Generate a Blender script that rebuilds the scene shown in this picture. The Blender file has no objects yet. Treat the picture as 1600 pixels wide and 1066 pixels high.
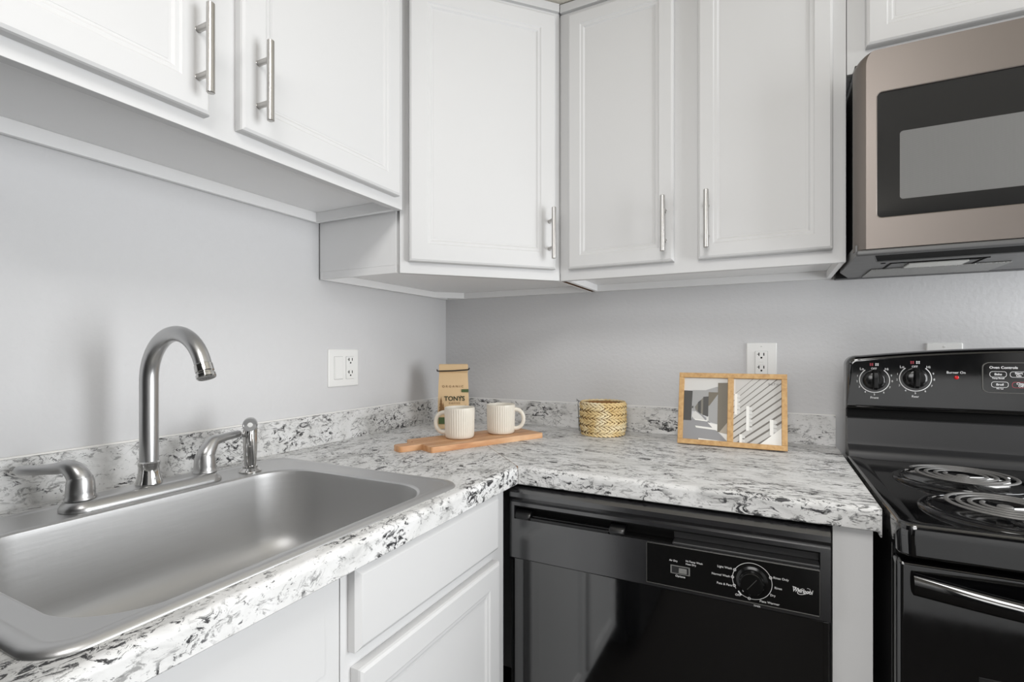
import bpy, bmesh, math, random
from mathutils import Vector, Matrix
random.seed(7)
PI = math.pi
SC = bpy.context.scene
COL = SC.collection

# ------------------------------------------------------------------ camera
cam_data = bpy.data.cameras.new('camera')
cam_data.sensor_width = 36.0
cam_data.lens = 783.62 * 36.0 / 1600.0
cam_data.shift_x = -(805.25 - 800.0) / 1600.0
cam_data.shift_y = (548.70 - 533.0) / 1600.0
cam_data.clip_start = 0.02
cam = bpy.data.objects.new('camera', cam_data)
COL.objects.link(cam)
cam.location = (1.1421, -1.6569, 1.1767)
cam.rotation_euler = (PI / 2, 0, math.radians(26.684))
SC.camera = cam

# ------------------------------------------------------------------ world, lights, exposure
SC.view_settings.view_transform = 'Standard'
SC.view_settings.look = 'None'
SC.view_settings.gamma = 1.0
SC.view_settings.use_curve_mapping = False
SC.view_settings.exposure = 0.0
w = bpy.data.worlds.new('daylight')
SC.world = w
w.use_nodes = True
w.node_tree.nodes['Background'].inputs[0].default_value = (1.0, 1.0, 1.0, 1)
w.node_tree.nodes['Background'].inputs[1].default_value = 0.40

def area(name, loc, target, sx, sy, power, color=(1, 1, 1)):
    d = bpy.data.lights.new(name, 'AREA')
    d.shape = 'RECTANGLE'; d.size = sx; d.size_y = sy; d.energy = power; d.color = color
    o = bpy.data.objects.new(name, d); COL.objects.link(o)
    o.location = loc
    o.rotation_euler = (Vector(target) - Vector(loc)).to_track_quat('-Z', 'Y').to_euler()
    return o
area('patio_door_daylight', (2.96, -0.74, 1.08), (0, -0.74, 1.08), 1.0, 1.7, 56, (0.962, 0.983, 1.0))
area('overhead_fill_light', (1.25, -2.35, 2.38), (1.25, -2.35, 0), 0.6, 1.2, 28, (1.0, 0.985, 0.97))  # soft fill added below the ceiling; no fixture is modelled
area('rear_fill_light', (1.1, -4.9, 1.85), (0.6, 0, 1.5), 1.8, 1.1, 39, (1.0, 0.993, 0.985))  # fill added behind the camera; the far wall has no window

# ------------------------------------------------------------------ materials
def lin(c):
    return tuple(((v / 255.0) / 12.92 if v / 255.0 <= 0.04045 else ((v / 255.0 + 0.055) / 1.055) ** 2.4) for v in c)
def new_mat(name, rgb, rough=0.5, metal=0.0, coat=0.0, spec=0.5, bump=None, ior=1.5):
    m = bpy.data.materials.new(name); m.use_nodes = True
    nt = m.node_tree; b = nt.nodes['Principled BSDF']
    c = lin(rgb)
    b.inputs['Base Color'].default_value = (*c, 1)
    b.inputs['Roughness'].default_value = rough
    b.inputs['Metallic'].default_value = metal
    b.inputs['Coat Weight'].default_value = coat
    b.inputs['Coat Roughness'].default_value = 0.06
    b.inputs['Specular IOR Level'].default_value = spec
    b.inputs['IOR'].default_value = ior
    # every material gets a subtle procedural variation
    tc = nt.nodes.new('ShaderNodeTexCoord')
    mp = nt.nodes.new('ShaderNodeMapping')
    nz = nt.nodes.new('ShaderNodeTexNoise')
    nt.links.new(tc.outputs['Object'], mp.inputs['Vector'])
    nt.links.new(mp.outputs['Vector'], nz.inputs['Vector'])
    sc, strength, dist, stretch = bump if bump else (40, 0.0, 0.001, (1, 1, 1))
    nz.inputs['Scale'].default_value = sc
    nz.inputs['Detail'].default_value = 4
    mp.inputs['Scale'].default_value = stretch
    if strength > 0:
        bp = nt.nodes.new('ShaderNodeBump')
        bp.inputs['Strength'].default_value = strength
        bp.inputs['Distance'].default_value = dist
        nt.links.new(nz.outputs['Fac'], bp.inputs['Height'])
        nt.links.new(bp.outputs['Normal'], b.inputs['Normal'])
    else:
        mr = nt.nodes.new('ShaderNodeMapRange')
        mr.inputs['To Min'].default_value = max(0.02, rough - (0.03 if metal < 0.9 else 0.006))
        mr.inputs['To Max'].default_value = min(1, rough + (0.03 if metal < 0.9 else 0.006))
        nt.links.new(nz.outputs['Fac'], mr.inputs['Value'])
        nt.links.new(mr.outputs['Result'], b.inputs['Roughness'])
    m['b'] = b.name
    return m
def ramp(nt, stops):
    r = nt.nodes.new('ShaderNodeValToRGB')
    e = r.color_ramp.elements
    while len(e) < len(stops): e.new(0.5)
    for i, (p, c) in enumerate(stops):
        e[i].position = p; e[i].color = (*c, 1)
    return r

M = {}
M['wall'] = new_mat('wall_paint', (211, 211, 212), 0.6, bump=(85, 0.32, 0.003, (1, 1, 1)))
M['darkwall'] = new_mat('dimmed_far_wall', (64, 66, 68), 0.7)  # far wall coloured dark so the black range panel reflects little light
M['ceiling'] = new_mat('ceiling_paint', (214, 209, 198), 0.9, bump=(70, 0.7, 0.006, (1, 1, 1)))
M['floor'] = new_mat('dark_floor', (40, 37, 34), 0.75, spec=0.2)
M['white'] = new_mat('white_cabinet_paint', (211, 211, 211), 0.5, bump=(220, 0.04, 0.001, (1, 1, 0.3)))
M['white_in'] = new_mat('white_carcass_laminate', (240, 240, 240), 0.5)
M['rawwood'] = new_mat('raw_particle_board', (96, 64, 34), 0.8)
M['plastic_white'] = new_mat('white_plastic', (236, 236, 234), 0.3)
M['slot'] = new_mat('dark_slot', (14, 14, 14), 0.7, spec=0.1)  # also colours the pieces that stand in for shade in recesses
M['sealant'] = new_mat('white_sealant', (232, 231, 228), 0.5)
M['steel'] = new_mat('brushed_steel', (208, 208, 208), 0.4, 1.0)
M['nickel'] = new_mat('brushed_nickel', (196, 196, 196), 0.32, 1.0)
M['chrome'] = new_mat('polished_chrome', (205, 204, 202), 0.08, 1.0)
M['handle'] = new_mat('satin_bar_metal', (186, 184, 181), 0.28, 1.0)
M['mwsteel'] = new_mat('warm_stainless', (128, 121, 116), 0.42, 1.0, bump=(30, 0.02, 0.001, (1, 1, 60)))
M['dwplastic'] = new_mat('black_textured_plastic', (30, 30, 32), 0.2, ior=2.15)
M['latch'] = new_mat('black_latch_plastic', (16, 16, 17), 0.3)
M['gap'] = new_mat('gap_shade_grey', (150, 150, 150), 0.7)  # grey that paints the shade line around switch and receptacle
M['dwgloss'] = new_mat('black_gloss_panel', (6, 6, 7), 0.06, ior=2.15)
M['black'] = new_mat('black_enamel', (7, 7, 8), 0.07, ior=1.95)
M['blacksatin'] = new_mat('black_satin_metal', (40, 40, 41), 0.38)
M['knobblack'] = new_mat('black_knob_plastic', (14, 14, 14), 0.16)
M['glass'] = new_mat('dark_oven_glass', (38, 38, 38), 0.07)
M['coil'] = new_mat('heating_coil_metal', (118, 117, 116), 0.38, 0.25)
M['pan'] = new_mat('black_porcelain_pan', (18, 18, 20), 0.08)
M['print_white'] = new_mat('white_print', (225, 225, 225), 0.5)
M['print_grey'] = new_mat('grey_print', (120, 120, 118), 0.45)
M['print_red'] = new_mat('red_print', (170, 60, 72), 0.5)
M['redlamp'] = new_mat('red_lens', (190, 26, 30), 0.15)
M['silver'] = new_mat('silver_trim', (120, 119, 116), 0.3, 0.9)
M['cream'] = new_mat('cream_glaze', (228, 222, 210), 0.34, bump=(60, 0.05, 0.001, (1, 1, 1)))
M['kraft'] = new_mat('kraft_paper', (220, 190, 148), 0.7, bump=(26, 0.5, 0.004, (1, 1, 0.6)))
M['green'] = new_mat('green_print', (78, 98, 58), 0.6)
M['darkgreen'] = new_mat('dark_green_print', (52, 58, 34), 0.6)
M['brownprint'] = new_mat('brown_print', (128, 92, 52), 0.6)
M['tie'] = new_mat('black_tin_tie', (18, 14, 12), 0.5)
M['tag'] = new_mat('dark_card_tag', (84, 84, 70), 0.7)
M['greyplate'] = new_mat('grey_metal_plate', (98, 98, 98), 0.4, 0.3)
M['mesh'] = new_mat('aluminium_filter_mesh', (150, 150, 148), 0.4, 0.6, bump=(350, 0.8, 0.002, (1, 1, 1)))
M['lens'] = new_mat('frosted_lens', (200, 200, 196), 0.4)
M['hot'] = new_mat('red_indicator', (168, 30, 62), 0.3)
for nm, c in dict(ph_sky=(198, 198, 200), ph_floor=(140, 140, 142), ph_dark=(58, 57, 54), ph_mid=(112, 108, 98),
                  ph_light=(206, 205, 202), ph_olive=(104, 96, 80), ph_grey=(156, 156, 155), ph_wall=(190, 188, 184),
                  ph_shadow=(96, 90, 82), ph_white=(232, 231, 226), ph_stone=(170, 160, 144)).items():
    M[nm] = new_mat('photo_print_' + nm[3:], c, 0.35)

def granite(name, stretch):
    m = bpy.data.materials.new(name); m.use_nodes = True
    nt = m.node_tree; b = nt.nodes['Principled BSDF']; N = nt.nodes.new; L = nt.links.new
    b.inputs['Roughness'].default_value = 0.5
    tc = N('ShaderNodeTexCoord'); mp = N('ShaderNodeMapping')
    mp.inputs['Scale'].default_value = stretch
    mp.inputs['Location'].default_value = (3.1, 1.7, 0.4)
    L(tc.outputs['Object'], mp.inputs['Vector'])
    def noise(scale, detail, rough, dist, off=0.0):
        n = N('ShaderNodeTexNoise')
        n.inputs['Scale'].default_value = scale; n.inputs['Detail'].default_value = detail
        n.inputs['Roughness'].default_value = rough; n.inputs['Distortion'].default_value = dist
        if off:
            a = N('ShaderNodeVectorMath'); a.operation = 'ADD'; a.inputs[1].default_value = (off, off * 0.7, off * 1.3)
            L(mp.outputs['Vector'], a.inputs[0]); L(a.outputs[0], n.inputs['Vector'])
        else:
            L(mp.outputs['Vector'], n.inputs['Vector'])
        return n
    def mix(fac, c1, c2):
        x = N('ShaderNodeMix'); x.data_type = 'RGBA'
        L(fac, x.inputs[0])
        for sock, c in ((x.inputs[6], c1), (x.inputs[7], c2)):
            if isinstance(c, tuple): sock.default_value = (*c, 1)
            else: L(c, sock)
        return x.outputs[2]
    def mul(a, bb):
        x = N('ShaderNodeMath'); x.operation = 'MULTIPLY'; L(a, x.inputs[0]); L(bb, x.inputs[1]); return x.outputs[0]
    W, B = (1, 1, 1), (0, 0, 0)
    base = ramp(nt, [(0.32, lin((190, 190, 189))), (0.46, lin((219, 219, 218))), (0.62, lin((228, 228, 228)))])
    L(noise(18, 6, 0.62, 0.6).outputs['Fac'], base.inputs['Fac'])
    # soft grey smudges
    g1 = ramp(nt, [(0.37, W), (0.435, B)]); L(noise(60, 9, 0.72, 1.0, 5.0).outputs['Fac'], g1.inputs['Fac'])
    c1 = mix(g1.outputs['Color'], base.outputs['Color'], lin((150, 150, 149)))
    # dark flecks gathered in drifts
    fl = ramp(nt, [(0.445, W), (0.475, B)]); L(noise(72, 10, 0.74, 1.2, 11.0).outputs['Fac'], fl.inputs['Fac'])
    pa = ramp(nt, [(0.44, B), (0.55, W)]); L(noise(10.0, 5, 0.62, 1.2, 23.0).outputs['Fac'], pa.inputs['Fac'])
    c2 = mix(mul(fl.outputs['Color'], pa.outputs['Color']), c1, lin((44, 44, 46)))
    # fine peppering everywhere
    fp = ramp(nt, [(0.35, W), (0.385, B)]); L(noise(120, 6, 0.7, 0.6, 61.0).outputs['Fac'], fp.inputs['Fac'])
    c2b = mix(fp.outputs['Color'], c2, lin((92, 92, 94)))
    # thin veins
    vn = noise(9, 8, 0.62, 1.8, 37.0)
    ve = ramp(nt, [(0.487, B), (0.5, W), (0.513, B)]); L(vn.outputs['Fac'], ve.inputs['Fac'])
    br = ramp(nt, [(0.48, B), (0.62, W)]); L(noise(14, 4, 0.6, 0.6, 51.0).outputs['Fac'], br.inputs['Fac'])
    c3 = mix(mul(ve.outputs['Color'], br.outputs['Color']), c2b, lin((84, 83, 84)))
    L(c3, b.inputs['Base Color'])
    return m
M['granite_l'] = granite('speckled_stone_laminate_left', (1.1, 0.62, 1.0))
M['granite_r'] = granite('speckled_stone_laminate_right', (0.46, 1.15, 1.0))

def wood(name, c1, c2, c3, axis_scale, rough=0.45, scale=6):
    m = bpy.data.materials.new(name); m.use_nodes = True
    nt = m.node_tree; b = nt.nodes['Principled BSDF']; L = nt.links.new
    tc = nt.nodes.new('ShaderNodeTexCoord'); mp = nt.nodes.new('ShaderNodeMapping')
    mp.inputs['Scale'].default_value = axis_scale
    n = nt.nodes.new('ShaderNodeTexNoise'); n.inputs['Scale'].default_value = scale
    n.inputs['Detail'].default_value = 6; n.inputs['Distortion'].default_value = 0.6
    L(tc.outputs['Object'], mp.inputs['Vector']); L(mp.outputs['Vector'], n.inputs['Vector'])
    r = ramp(nt, [(0.3, lin(c1)), (0.5, lin(c2)), (0.72, lin(c3))])
    L(n.outputs['Fac'], r.inputs['Fac']); L(r.outputs['Color'], b.inputs['Base Color'])
    b.inputs['Roughness'].default_value = rough
    return m
M['acacia'] = wood('oiled_acacia', (178, 120, 76), (208, 156, 110), (228, 186, 146), (1.2, 16, 6), 0.42, 5)
M['oak'] = wood('oak_moulding', (180, 138, 84), (198, 157, 102), (208, 171, 118), (6, 6, 6), 0.5, 14)
M['straw'] = wood('braided_straw', (196, 160, 96), (222, 196, 142), (238, 226, 194), (1, 1, 1), 0.5, 18)
M['straw_in'] = wood('inner_straw', (112, 78, 40), (150, 108, 62), (176, 138, 88), (1, 1, 1), 0.7, 30)
# fine dot screen for the microwave window
def screen_mat():
    m = bpy.data.materials.new('perforated_screen'); m.use_nodes = True
    nt = m.node_tree; b = nt.nodes['Principled BSDF']; L = nt.links.new
    tc = nt.nodes.new('ShaderNodeTexCoord'); v = nt.nodes.new('ShaderNodeTexVoronoi')
    v.inputs['Scale'].default_value = 520; v.inputs['Randomness'].default_value = 0.0
    L(tc.outputs['Object'], v.inputs['Vector'])
    r = ramp(nt, [(0.28, lin((72, 72, 72))), (0.45, lin((120, 120, 119)))])
    L(v.outputs['Distance'], r.inputs['Fac']); L(r.outputs['Color'], b.inputs['Base Color'])
    b.inputs['Roughness'].default_value = 0.09
    return m
M['screen'] = screen_mat()

# ------------------------------------------------------------------ mesh builder
class MB:
    def __init__(self): self.bm = bmesh.new()
    def face(self, pts, mi=0):
        f = self.bm.faces.new([self.bm.verts.new(p) for p in pts]); f.material_index = mi; return f
    def grid(self, rings, closed=True, cap0=False, cap1=False, mi=0):
        """rings: list of equal-length point lists"""
        t = bmesh.new()
        vr = [[t.verts.new(p) for p in r] for r in rings]
        n = len(vr[0])
        for a, b in zip(vr, vr[1:]):
            for i in range(n if closed else n - 1):
                j = (i + 1) % n
                f = t.faces.new((a[i], a[j], b[j], b[i]))
        if cap0: t.faces.new(list(reversed(vr[0])))
        if cap1: t.faces.new(vr[-1])
        bmesh.ops.remove_doubles(t, verts=t.verts[:], dist=1e-6)
        bmesh.ops.recalc_face_normals(t, faces=t.faces[:])
        for f in t.faces: f.material_index = mi
        self.merge(t)
    def box(self, x0, x1, y0, y1, z0, z1, b=0.0, seg=2, M4=None, mi=0):
        t = bmesh.new()
        r = bmesh.ops.create_cube(t, size=1.0)
        S = Matrix.Diagonal((abs(x1 - x0), abs(y1 - y0), abs(z1 - z0), 1))
        T = Matrix.Translation(((x0 + x1) / 2, (y0 + y1) / 2, (z0 + z1) / 2))
        bmesh.ops.transform(t, matrix=T @ S, verts=t.verts)
        if b > 0: bmesh.ops.bevel(t, geom=t.edges[:], offset=b, segments=seg, profile=0.5, affect='EDGES')
        if M4 is not None: bmesh.ops.transform(t, matrix=M4, verts=t.verts)
        for f in t.faces: f.material_index = mi
        self.merge(t)
    def merge(self, t, M4=None, mi=None):
        if M4 is not None: bmesh.ops.transform(t, matrix=M4, verts=t.verts)
        if mi is not None:
            for f in t.faces: f.material_index = mi
        me = bpy.data.meshes.new('tmp'); t.to_mesh(me); t.free()
        self.bm.from_mesh(me); bpy.data.meshes.remove(me)
    def prism(self, poly, to3, d0, d1, b=0.0, seg=2, mi=0, front_only=False):
        """poly: 2D outline, to3(u,v,d)->3D; extruded between depths d0 (back) and d1 (front)"""
        t = bmesh.new()
        a = [t.verts.new(to3(u, v, d0)) for u, v in poly]
        c = [t.verts.new(to3(u, v, d1)) for u, v in poly]
        n = len(poly)
        t.faces.new(list(reversed(a))); fr = t.faces.new(c)
        for i in range(n):
            j = (i + 1) % n
            t.faces.new((a[i], a[j], c[j], c[i]))
        bmesh.ops.recalc_face_normals(t, faces=t.faces[:])
        if b > 0:
            bmesh.ops.bevel(t, geom=list(fr.edges), offset=b, segments=seg, profile=0.5, affect='EDGES')
        for f in t.faces: f.material_index = mi
        self.merge(t)
    def tube(self, pts, rad, seg=16, cap=True, mi=0, flat=1.0, up=None, closed=False):
        pts = [Vector(p) for p in pts]; n = len(pts)
        if not isinstance(rad, (list, tuple)): rad = [rad] * n
        rings = []; prev = None
        for i, p in enumerate(pts):
            if closed: t = pts[(i + 1) % n] - pts[i - 1]
            else: t = pts[min(i + 1, n - 1)] - pts[max(i - 1, 0)]
            t.normalize()
            if prev is None:
                ref = Vector(up) if up else (Vector((0, 0, 1)) if abs(t.z) < 0.9 else Vector((1, 0, 0)))
                s = t.cross(ref).normalized()
            else:
                s = (prev - t * prev.dot(t)).normalized()
            prev = s; q = s.cross(t)
            rings.append([p + s * math.cos(2 * PI * k / seg) * rad[i] + q * math.sin(2 * PI * k / seg) * rad[i] * flat for k in range(seg)])
        if closed: rings.append(rings[0])
        self.grid(rings, True, cap and not closed, cap and not closed, mi)
    def lathe(self, prof, c=(0, 0, 0), seg=48, mi=0, M4=None, rf=None):
        rings = []
        for r, z in prof:
            ring = []
            for k in range(seg):
                a = 2 * PI * k / seg
                rr = r * (rf(a, z) if rf else 1)
                p = Vector((rr * math.cos(a), rr * math.sin(a), z))
                if M4 is not None: p = M4 @ p
                ring.append(p + Vector(c))
            rings.append(ring)
        self.grid(rings, True, True, True, mi)
    def build(self, name, mat, parent=None, smooth=True, angle=35, kind=None):
        me = bpy.data.meshes.new(name); self.bm.to_mesh(me); self.bm.free()
        for m in (mat if isinstance(mat, (list, tuple)) else [mat]): me.materials.append(m)
        if smooth:
            me.shade_smooth(); me.set_sharp_from_angle(angle=math.radians(angle))
        o = bpy.data.objects.new(name, me); COL.objects.link(o)
        if smooth:
            wn = o.modifiers.new('weighted_normals', 'WEIGHTED_NORMAL'); wn.keep_sharp = True; wn.weight = 100
        if parent is not None: o.parent = parent
        if kind: o['kind'] = kind
        return o

def thing(name, label, cat, loc=(0, 0, 0), rz=0.0, group=None):
    o = bpy.data.objects.new(name, None); COL.objects.link(o)
    o.empty_display_size = 0.05
    o.location = loc; o.rotation_euler = (0, 0, rz)
    o['label'] = label; o['category'] = cat
    group = group or {'wall_cabinet': 'white wall cabinets', 'base_cabinet': 'white base cabinets', 'countertop': 'speckled countertops', 'wall_plate': 'white wall plates'}.get(name)
    if group: o['group'] = group
    return o
def rrect(x0, x1, y0, y1, r, k=8):
    """rounded rectangle, counter-clockwise"""
    out = []
    for cx, cy, a0 in ((x1 - r, y1 - r, 0), (x0 + r, y1 - r, PI / 2), (x0 + r, y0 + r, PI), (x1 - r, y0 + r, 1.5 * PI)):
        for i in range(k + 1):
            a = a0 + PI / 2 * i / k
            out.append((cx + r * math.cos(a), cy + r * math.sin(a)))
    return out
def text_bm(body, size, align='CENTER', shear=0.0, depth=0.0002, spacing=1.0, bold=0.0, sx=1.0):
    cu = bpy.data.curves.new('t', 'FONT')
    cu.body = body; cu.size = size; cu.align_x = align; cu.align_y = 'CENTER'
    cu.shear = shear; cu.extrude = depth; cu.space_character = spacing; cu.offset = bold; cu.resolution_u = 3
    o = bpy.data.objects.new('t', cu); COL.objects.link(o)
    dg = bpy.context.evaluated_depsgraph_get()
    me = bpy.data.meshes.new_from_object(o.evaluated_get(dg))
    t = bmesh.new(); t.from_mesh(me)
    bmesh.ops.transform(t, matrix=Matrix.Diagonal((sx, 1, 1, 1)), verts=t.verts)
    bpy.data.objects.remove(o); bpy.data.curves.remove(cu); bpy.data.meshes.remove(me)
    return t
def front_mat(x, y, z):
    """text plane facing -y: right is +x, up is +z"""
    return Matrix(((1, 0, 0, x), (0, 0, -1, y), (0, 1, 0, z), (0, 0, 0, 1)))

# ------------------------------------------------------------------ room shell
def struct(name, mb, mat, smooth=False):
    return mb.build(name, mat, None, smooth, kind='structure')
m = MB(); m.box(-0.12, 0.0, -5.0, 0.12, 0, 2.44); struct('wall_left', m, M['wall'])
m = MB(); m.box(0.0, 4.12, 0.0, 0.12, 0, 2.44); struct('wall_back', m, M['wall'])
m = MB()   # right-hand end wall with the patio door opening (outside the frame)
WX = 3.0
m.box(WX, WX + 0.12, -5.0, -1.33, 0, 2.44); m.box(WX, WX + 0.12, -0.15, 0.0, 0, 2.44); m.box(WX, WX + 0.12, -1.33, -0.15, 2.06, 2.44)
struct('wall_right', m, M['wall'])
m = MB()
for a in ((-1.33, -1.27, 0.0, 2.06), (-0.21, -0.15, 0.0, 2.06), (-1.27, -0.21, 0.0, 0.06), (-1.27, -0.21, 2.0, 2.06)):
    m.box(WX - 0.015, WX + 0.06, a[0], a[1], a[2], a[3], 0.003)
struct('door_1', m, M['plastic_white'])
m = MB(); m.box(1.35, 2.999, -2.67, -2.55, 0, 1.02, 0.004); struct('trim_2', m, M['white'])
m = MB(); m.box(-0.12, 3.12, -5.12, -5.0, 0, 2.44); struct('wall_front', m, M['darkwall'])  # unseen far wall, dark colour standing in for a dim room
m = MB(); m.box(-0.12, 4.12, -5.0, 0.12, -0.1, 0.0); struct('floor', m, M['floor'])
m = MB(); m.box(-0.12, 4.12, -5.0, 0.12, 2.44, 2.5); struct('ceiling', m, M['ceiling'])
m = MB()   # dropped soffit above the wall cabinets
m.prism([(0, 0), (0, -3.0), (0.42, -3.0), (0.42, -0.82), (0.82, -0.42), (2.999, -0.42), (2.999, 0)], lambda u, v, d: (u, v, d), 2.175, 2.4395)
struct('trim_1', m, M['ceiling'])

# ------------------------------------------------------------------ cabinet doors and pulls
def door_bm(o, u, v, n, wd, ht, th=0.020, stile=0.046):
    """five-piece painted door; o = lower corner on its back plane"""
    o, u, v, n = Vector(o), Vector(u), Vector(v), Vector(n)
    rings = []
    for ins, d in ((0, 0), (0, th - 0.006), (0.0015, th - 0.0025), (0.006, th), (stile, th), (stile + 0.003, th - 0.0025),
                   (stile + 0.009, th - 0.0028), (stile + 0.013, th - 0.0062), (stile + 0.017, th - 0.0066), (stile + 0.0172, th - 0.0062)):
        rings.append([o + u * a + v * c + n * d for a, c in ((ins, ins), (wd - ins, ins), (wd - ins, ht - ins), (ins, ht - ins))])
    m = MB(); m.grid(rings, True, True, True)
    return m
def pull(parent, base, n, length=0.142, post=0.0765, stand=0.032, r=0.0062):
    """vertical bar pull; base = point on the door face at the middle of the bar"""
    b, n = Vector(base), Vector(n)
    m = MB()
    c = b + n * stand
    zs = [(-length / 2, r - 0.001), (-length / 2 + 0.001, r), (length / 2 - 0.001, r), (length / 2, r - 0.001)]
    m.tube([c + Vector((0, 0, z)) for z, _ in zs], [q for _, q in zs], 20)
    for s in (-1, 1):
        p = b + Vector((0, 0, s * post / 2))
        m.tube([p, p + n * 0.001, p + n * stand], [0.0056, 0.0048, 0.0048], 14)
    return m.build('handle', M['handle'], parent)

ZL, ZU, ZT = 1.5368, 1.379, 2.172      # underside of sink cabinet, of the others, top of all

# --- over-sink wall cabinet
cab = thing('wall_cabinet', 'white two-door wall cabinet hung above the sink, higher than the others', 'cabinet')
m = MB()
m.box(0.0005, 0.287, -1.573, -0.641, ZL + 0.027, ZT - 0.002, 0.001)
m.box(0.0045, 0.016, -1.573, -0.641, ZL, ZL + 0.027, 0.001)                  # wall rail
m.box(0.016, 0.287, -0.655, -0.641, ZL + 0.001, ZL + 0.027, 0.001)          # end rails
m.box(0.016, 0.287, -1.573, -1.559, ZL + 0.001, ZL + 0.027, 0.001)
m.build('carcass', M['white_in'], cab)
m = MB(); m.box(0.287, 0.3075, -1.573, -0.6405, ZL, ZT - 0.024, 0.0015)
m.build('face_frame', M['white'], cab)
m = MB(); m.box(0.280, 0.3175, -1.573, -0.6405, ZT - 0.024, ZT, 0.002); m.build('top_moulding', M['white'], cab)
d = door_bm((0.3078, -1.146, 1.562), (0, -1, 0), (0, 0, 1), (1, 0, 0), 0.415, 0.571).build('door', M['white'], cab, angle=20)
pull(d, (0.3275, -1.1672, 1.6535), (1, 0, 0))
d = door_bm((0.3078, -0.6695, 1.562), (0, -1, 0), (0, 0, 1), (1, 0, 0), 0.4225, 0.571).build('door', M['white'], cab, angle=20)
pull(d, (0.3275, -1.0605, 1.6535), (1, 0, 0))

# --- diagonal corner cabinet
cab = thing('wall_cabinet', 'white single-door corner wall cabinet with its diagonal front, above the coffee bag', 'cabinet')
A = Vector((0.2925, -0.632, 0)); B = Vector((0.606, -0.3082, 0))
U = (B - A).normalized(); NN = Vector((-U.y, U.x, 0))
if NN.x < 0: NN = -NN
A2, B2 = A - NN * 0.017, B - NN * 0.017
flat = lambda u, v, d: (u, v, d)
m = MB()
body = [(0.0055, -0.0005), (0.0055, -0.632), (A2.x, -0.632), (A2.x, A2.y), (B2.x, B2.y), (0.605, B2.y), (0.605, -0.0005)]
m.prism(body, flat, ZU + 0.022, ZT - 0.002)
m.box(0.0055, 0.0165, -0.632, -0.0008, ZU, ZU + 0.022, 0.001)                # rails under the box
m.box(0.0165, 0.605, -0.0135, -0.0008, ZU, ZU + 0.022, 0.001)
m.box(0.0165, A2.x, -0.632, -0.622, ZU + 0.001, ZU + 0.022, 0.001)
m.box(0.595, 0.605, -0.300, -0.0135, ZU + 0.001, ZU + 0.022, 0.001)
m.prism([(0.0165, -0.094), (0.094, -0.0135), (0.082, -0.0135), (0.0165, -0.082)], flat, ZU + 0.0005, ZU + 0.022)
m.build('carcass', M['white_in'], cab)
m = MB(); m.box(0.6051, 0.6062, -0.284, -0.001, ZU + 0.0005, 2.10); m.build('raw_edge', M['rawwood'], cab)
LN = (B - A).length
fr3 = lambda u, v, d: tuple(A + U * u + NN * d + Vector((0, 0, v)))
m = MB()
m.prism([(0, ZU), (LN, ZU), (LN, ZT - 0.024), (0, ZT - 0.024)], fr3, -0.0168, 0.0, 0.0012)
m.build('face_frame', M['white'], cab)
m = MB(); m.prism([(-0.004, ZT - 0.024), (LN - 0.003, ZT - 0.024), (LN - 0.003, ZT), (-0.004, ZT)], fr3, -0.017, 0.009, 0.002); m.build('top_moulding', M['white'], cab)
d = door_bm(A + NN * 0.0003 + U * 0.0215 + Vector((0, 0, 1.4085)), U, (0, 0, 1), NN, 0.4105, 0.7225).build('door', M['white'], cab, angle=20)
pull(d, A + NN * 0.0203 + U * 0.411 + Vector((0, 0, 1.503)), NN, 0.142)

# --- wall cabinet between corner and microwave
cab = thing('wall_cabinet', 'white two-door wall cabinet between the corner cabinet and the microwave', 'cabinet')
m = MB()
m.box(0.6155, 1.3015, -0.286, -0.0006, ZU + 0.022, ZT - 0.002, 0.001)
m.box(0.6155, 1.3015, -0.014, -0.0008, ZU, ZU + 0.022, 0.001)
m.box(0.6155, 0.6275, -0.286, -0.014, ZU + 0.001, ZU + 0.022, 0.001)
m.box(1.2895, 1.3015, -0.286, -0.014, ZU + 0.001, ZU + 0.022, 0.001)
m.build('carcass', M['white_in'], cab)
m = MB(); m.box(0.6142, 0.6154, -0.286, -0.001, ZU + 0.0005, 2.10); m.build('raw_edge', M['rawwood'], cab)
m = MB(); m.box(0.6072, 1.302, -0.302, -0.286, ZU, ZT - 0.024, 0.0015); m.build('face_frame', M['white'], cab)
m = MB(); m.box(0.6085, 1.302, -0.312, -0.284, ZT - 0.024, ZT, 0.002); m.build('top_moulding', M['white'], cab)
d = door_bm((0.6365, -0.3023, 1.409), (1, 0, 0), (0, 0, 1), (0, -1, 0), 0.2893, 0.7215, stile=0.036).build('door', M['white'], cab, angle=20)
pull(d, (0.9043, -0.322, 1.501), (0, -1, 0))
d = door_bm((0.9849, -0.3023, 1.409), (1, 0, 0), (0, 0, 1), (0, -1, 0), 0.2901, 0.7215, stile=0.036).build('door', M['white'], cab, angle=20)
pull(d, (1.0079, -0.322, 1.501), (0, -1, 0))

# --- cabinet over the microwave
cab = thing('wall_cabinet', 'short white wall cabinet above the stainless microwave', 'cabinet')
m = MB(); m.box(1.3035, 2.068, -0.286, -0.0006, 1.803, ZT - 0.002, 0.001); m.build('carcass', M['white_in'], cab)
m = MB(); m.box(1.303, 2.068, -0.302, -0.286, 1.803, ZT - 0.024, 0.0015); m.build('face_frame', M['white'], cab)
m = MB(); m.box(1.303, 2.068, -0.312, -0.284, ZT - 0.024, ZT, 0.002); m.build('top_moulding', M['white'], cab)
for x in (1.3375, 1.692):
    door_bm((x, -0.3023, 1.850), (1, 0, 0), (0, 0, 1), (0, -1, 0), 0.342, 0.2805, stile=0.036).build('door', M['white'], cab, angle=20)

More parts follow.
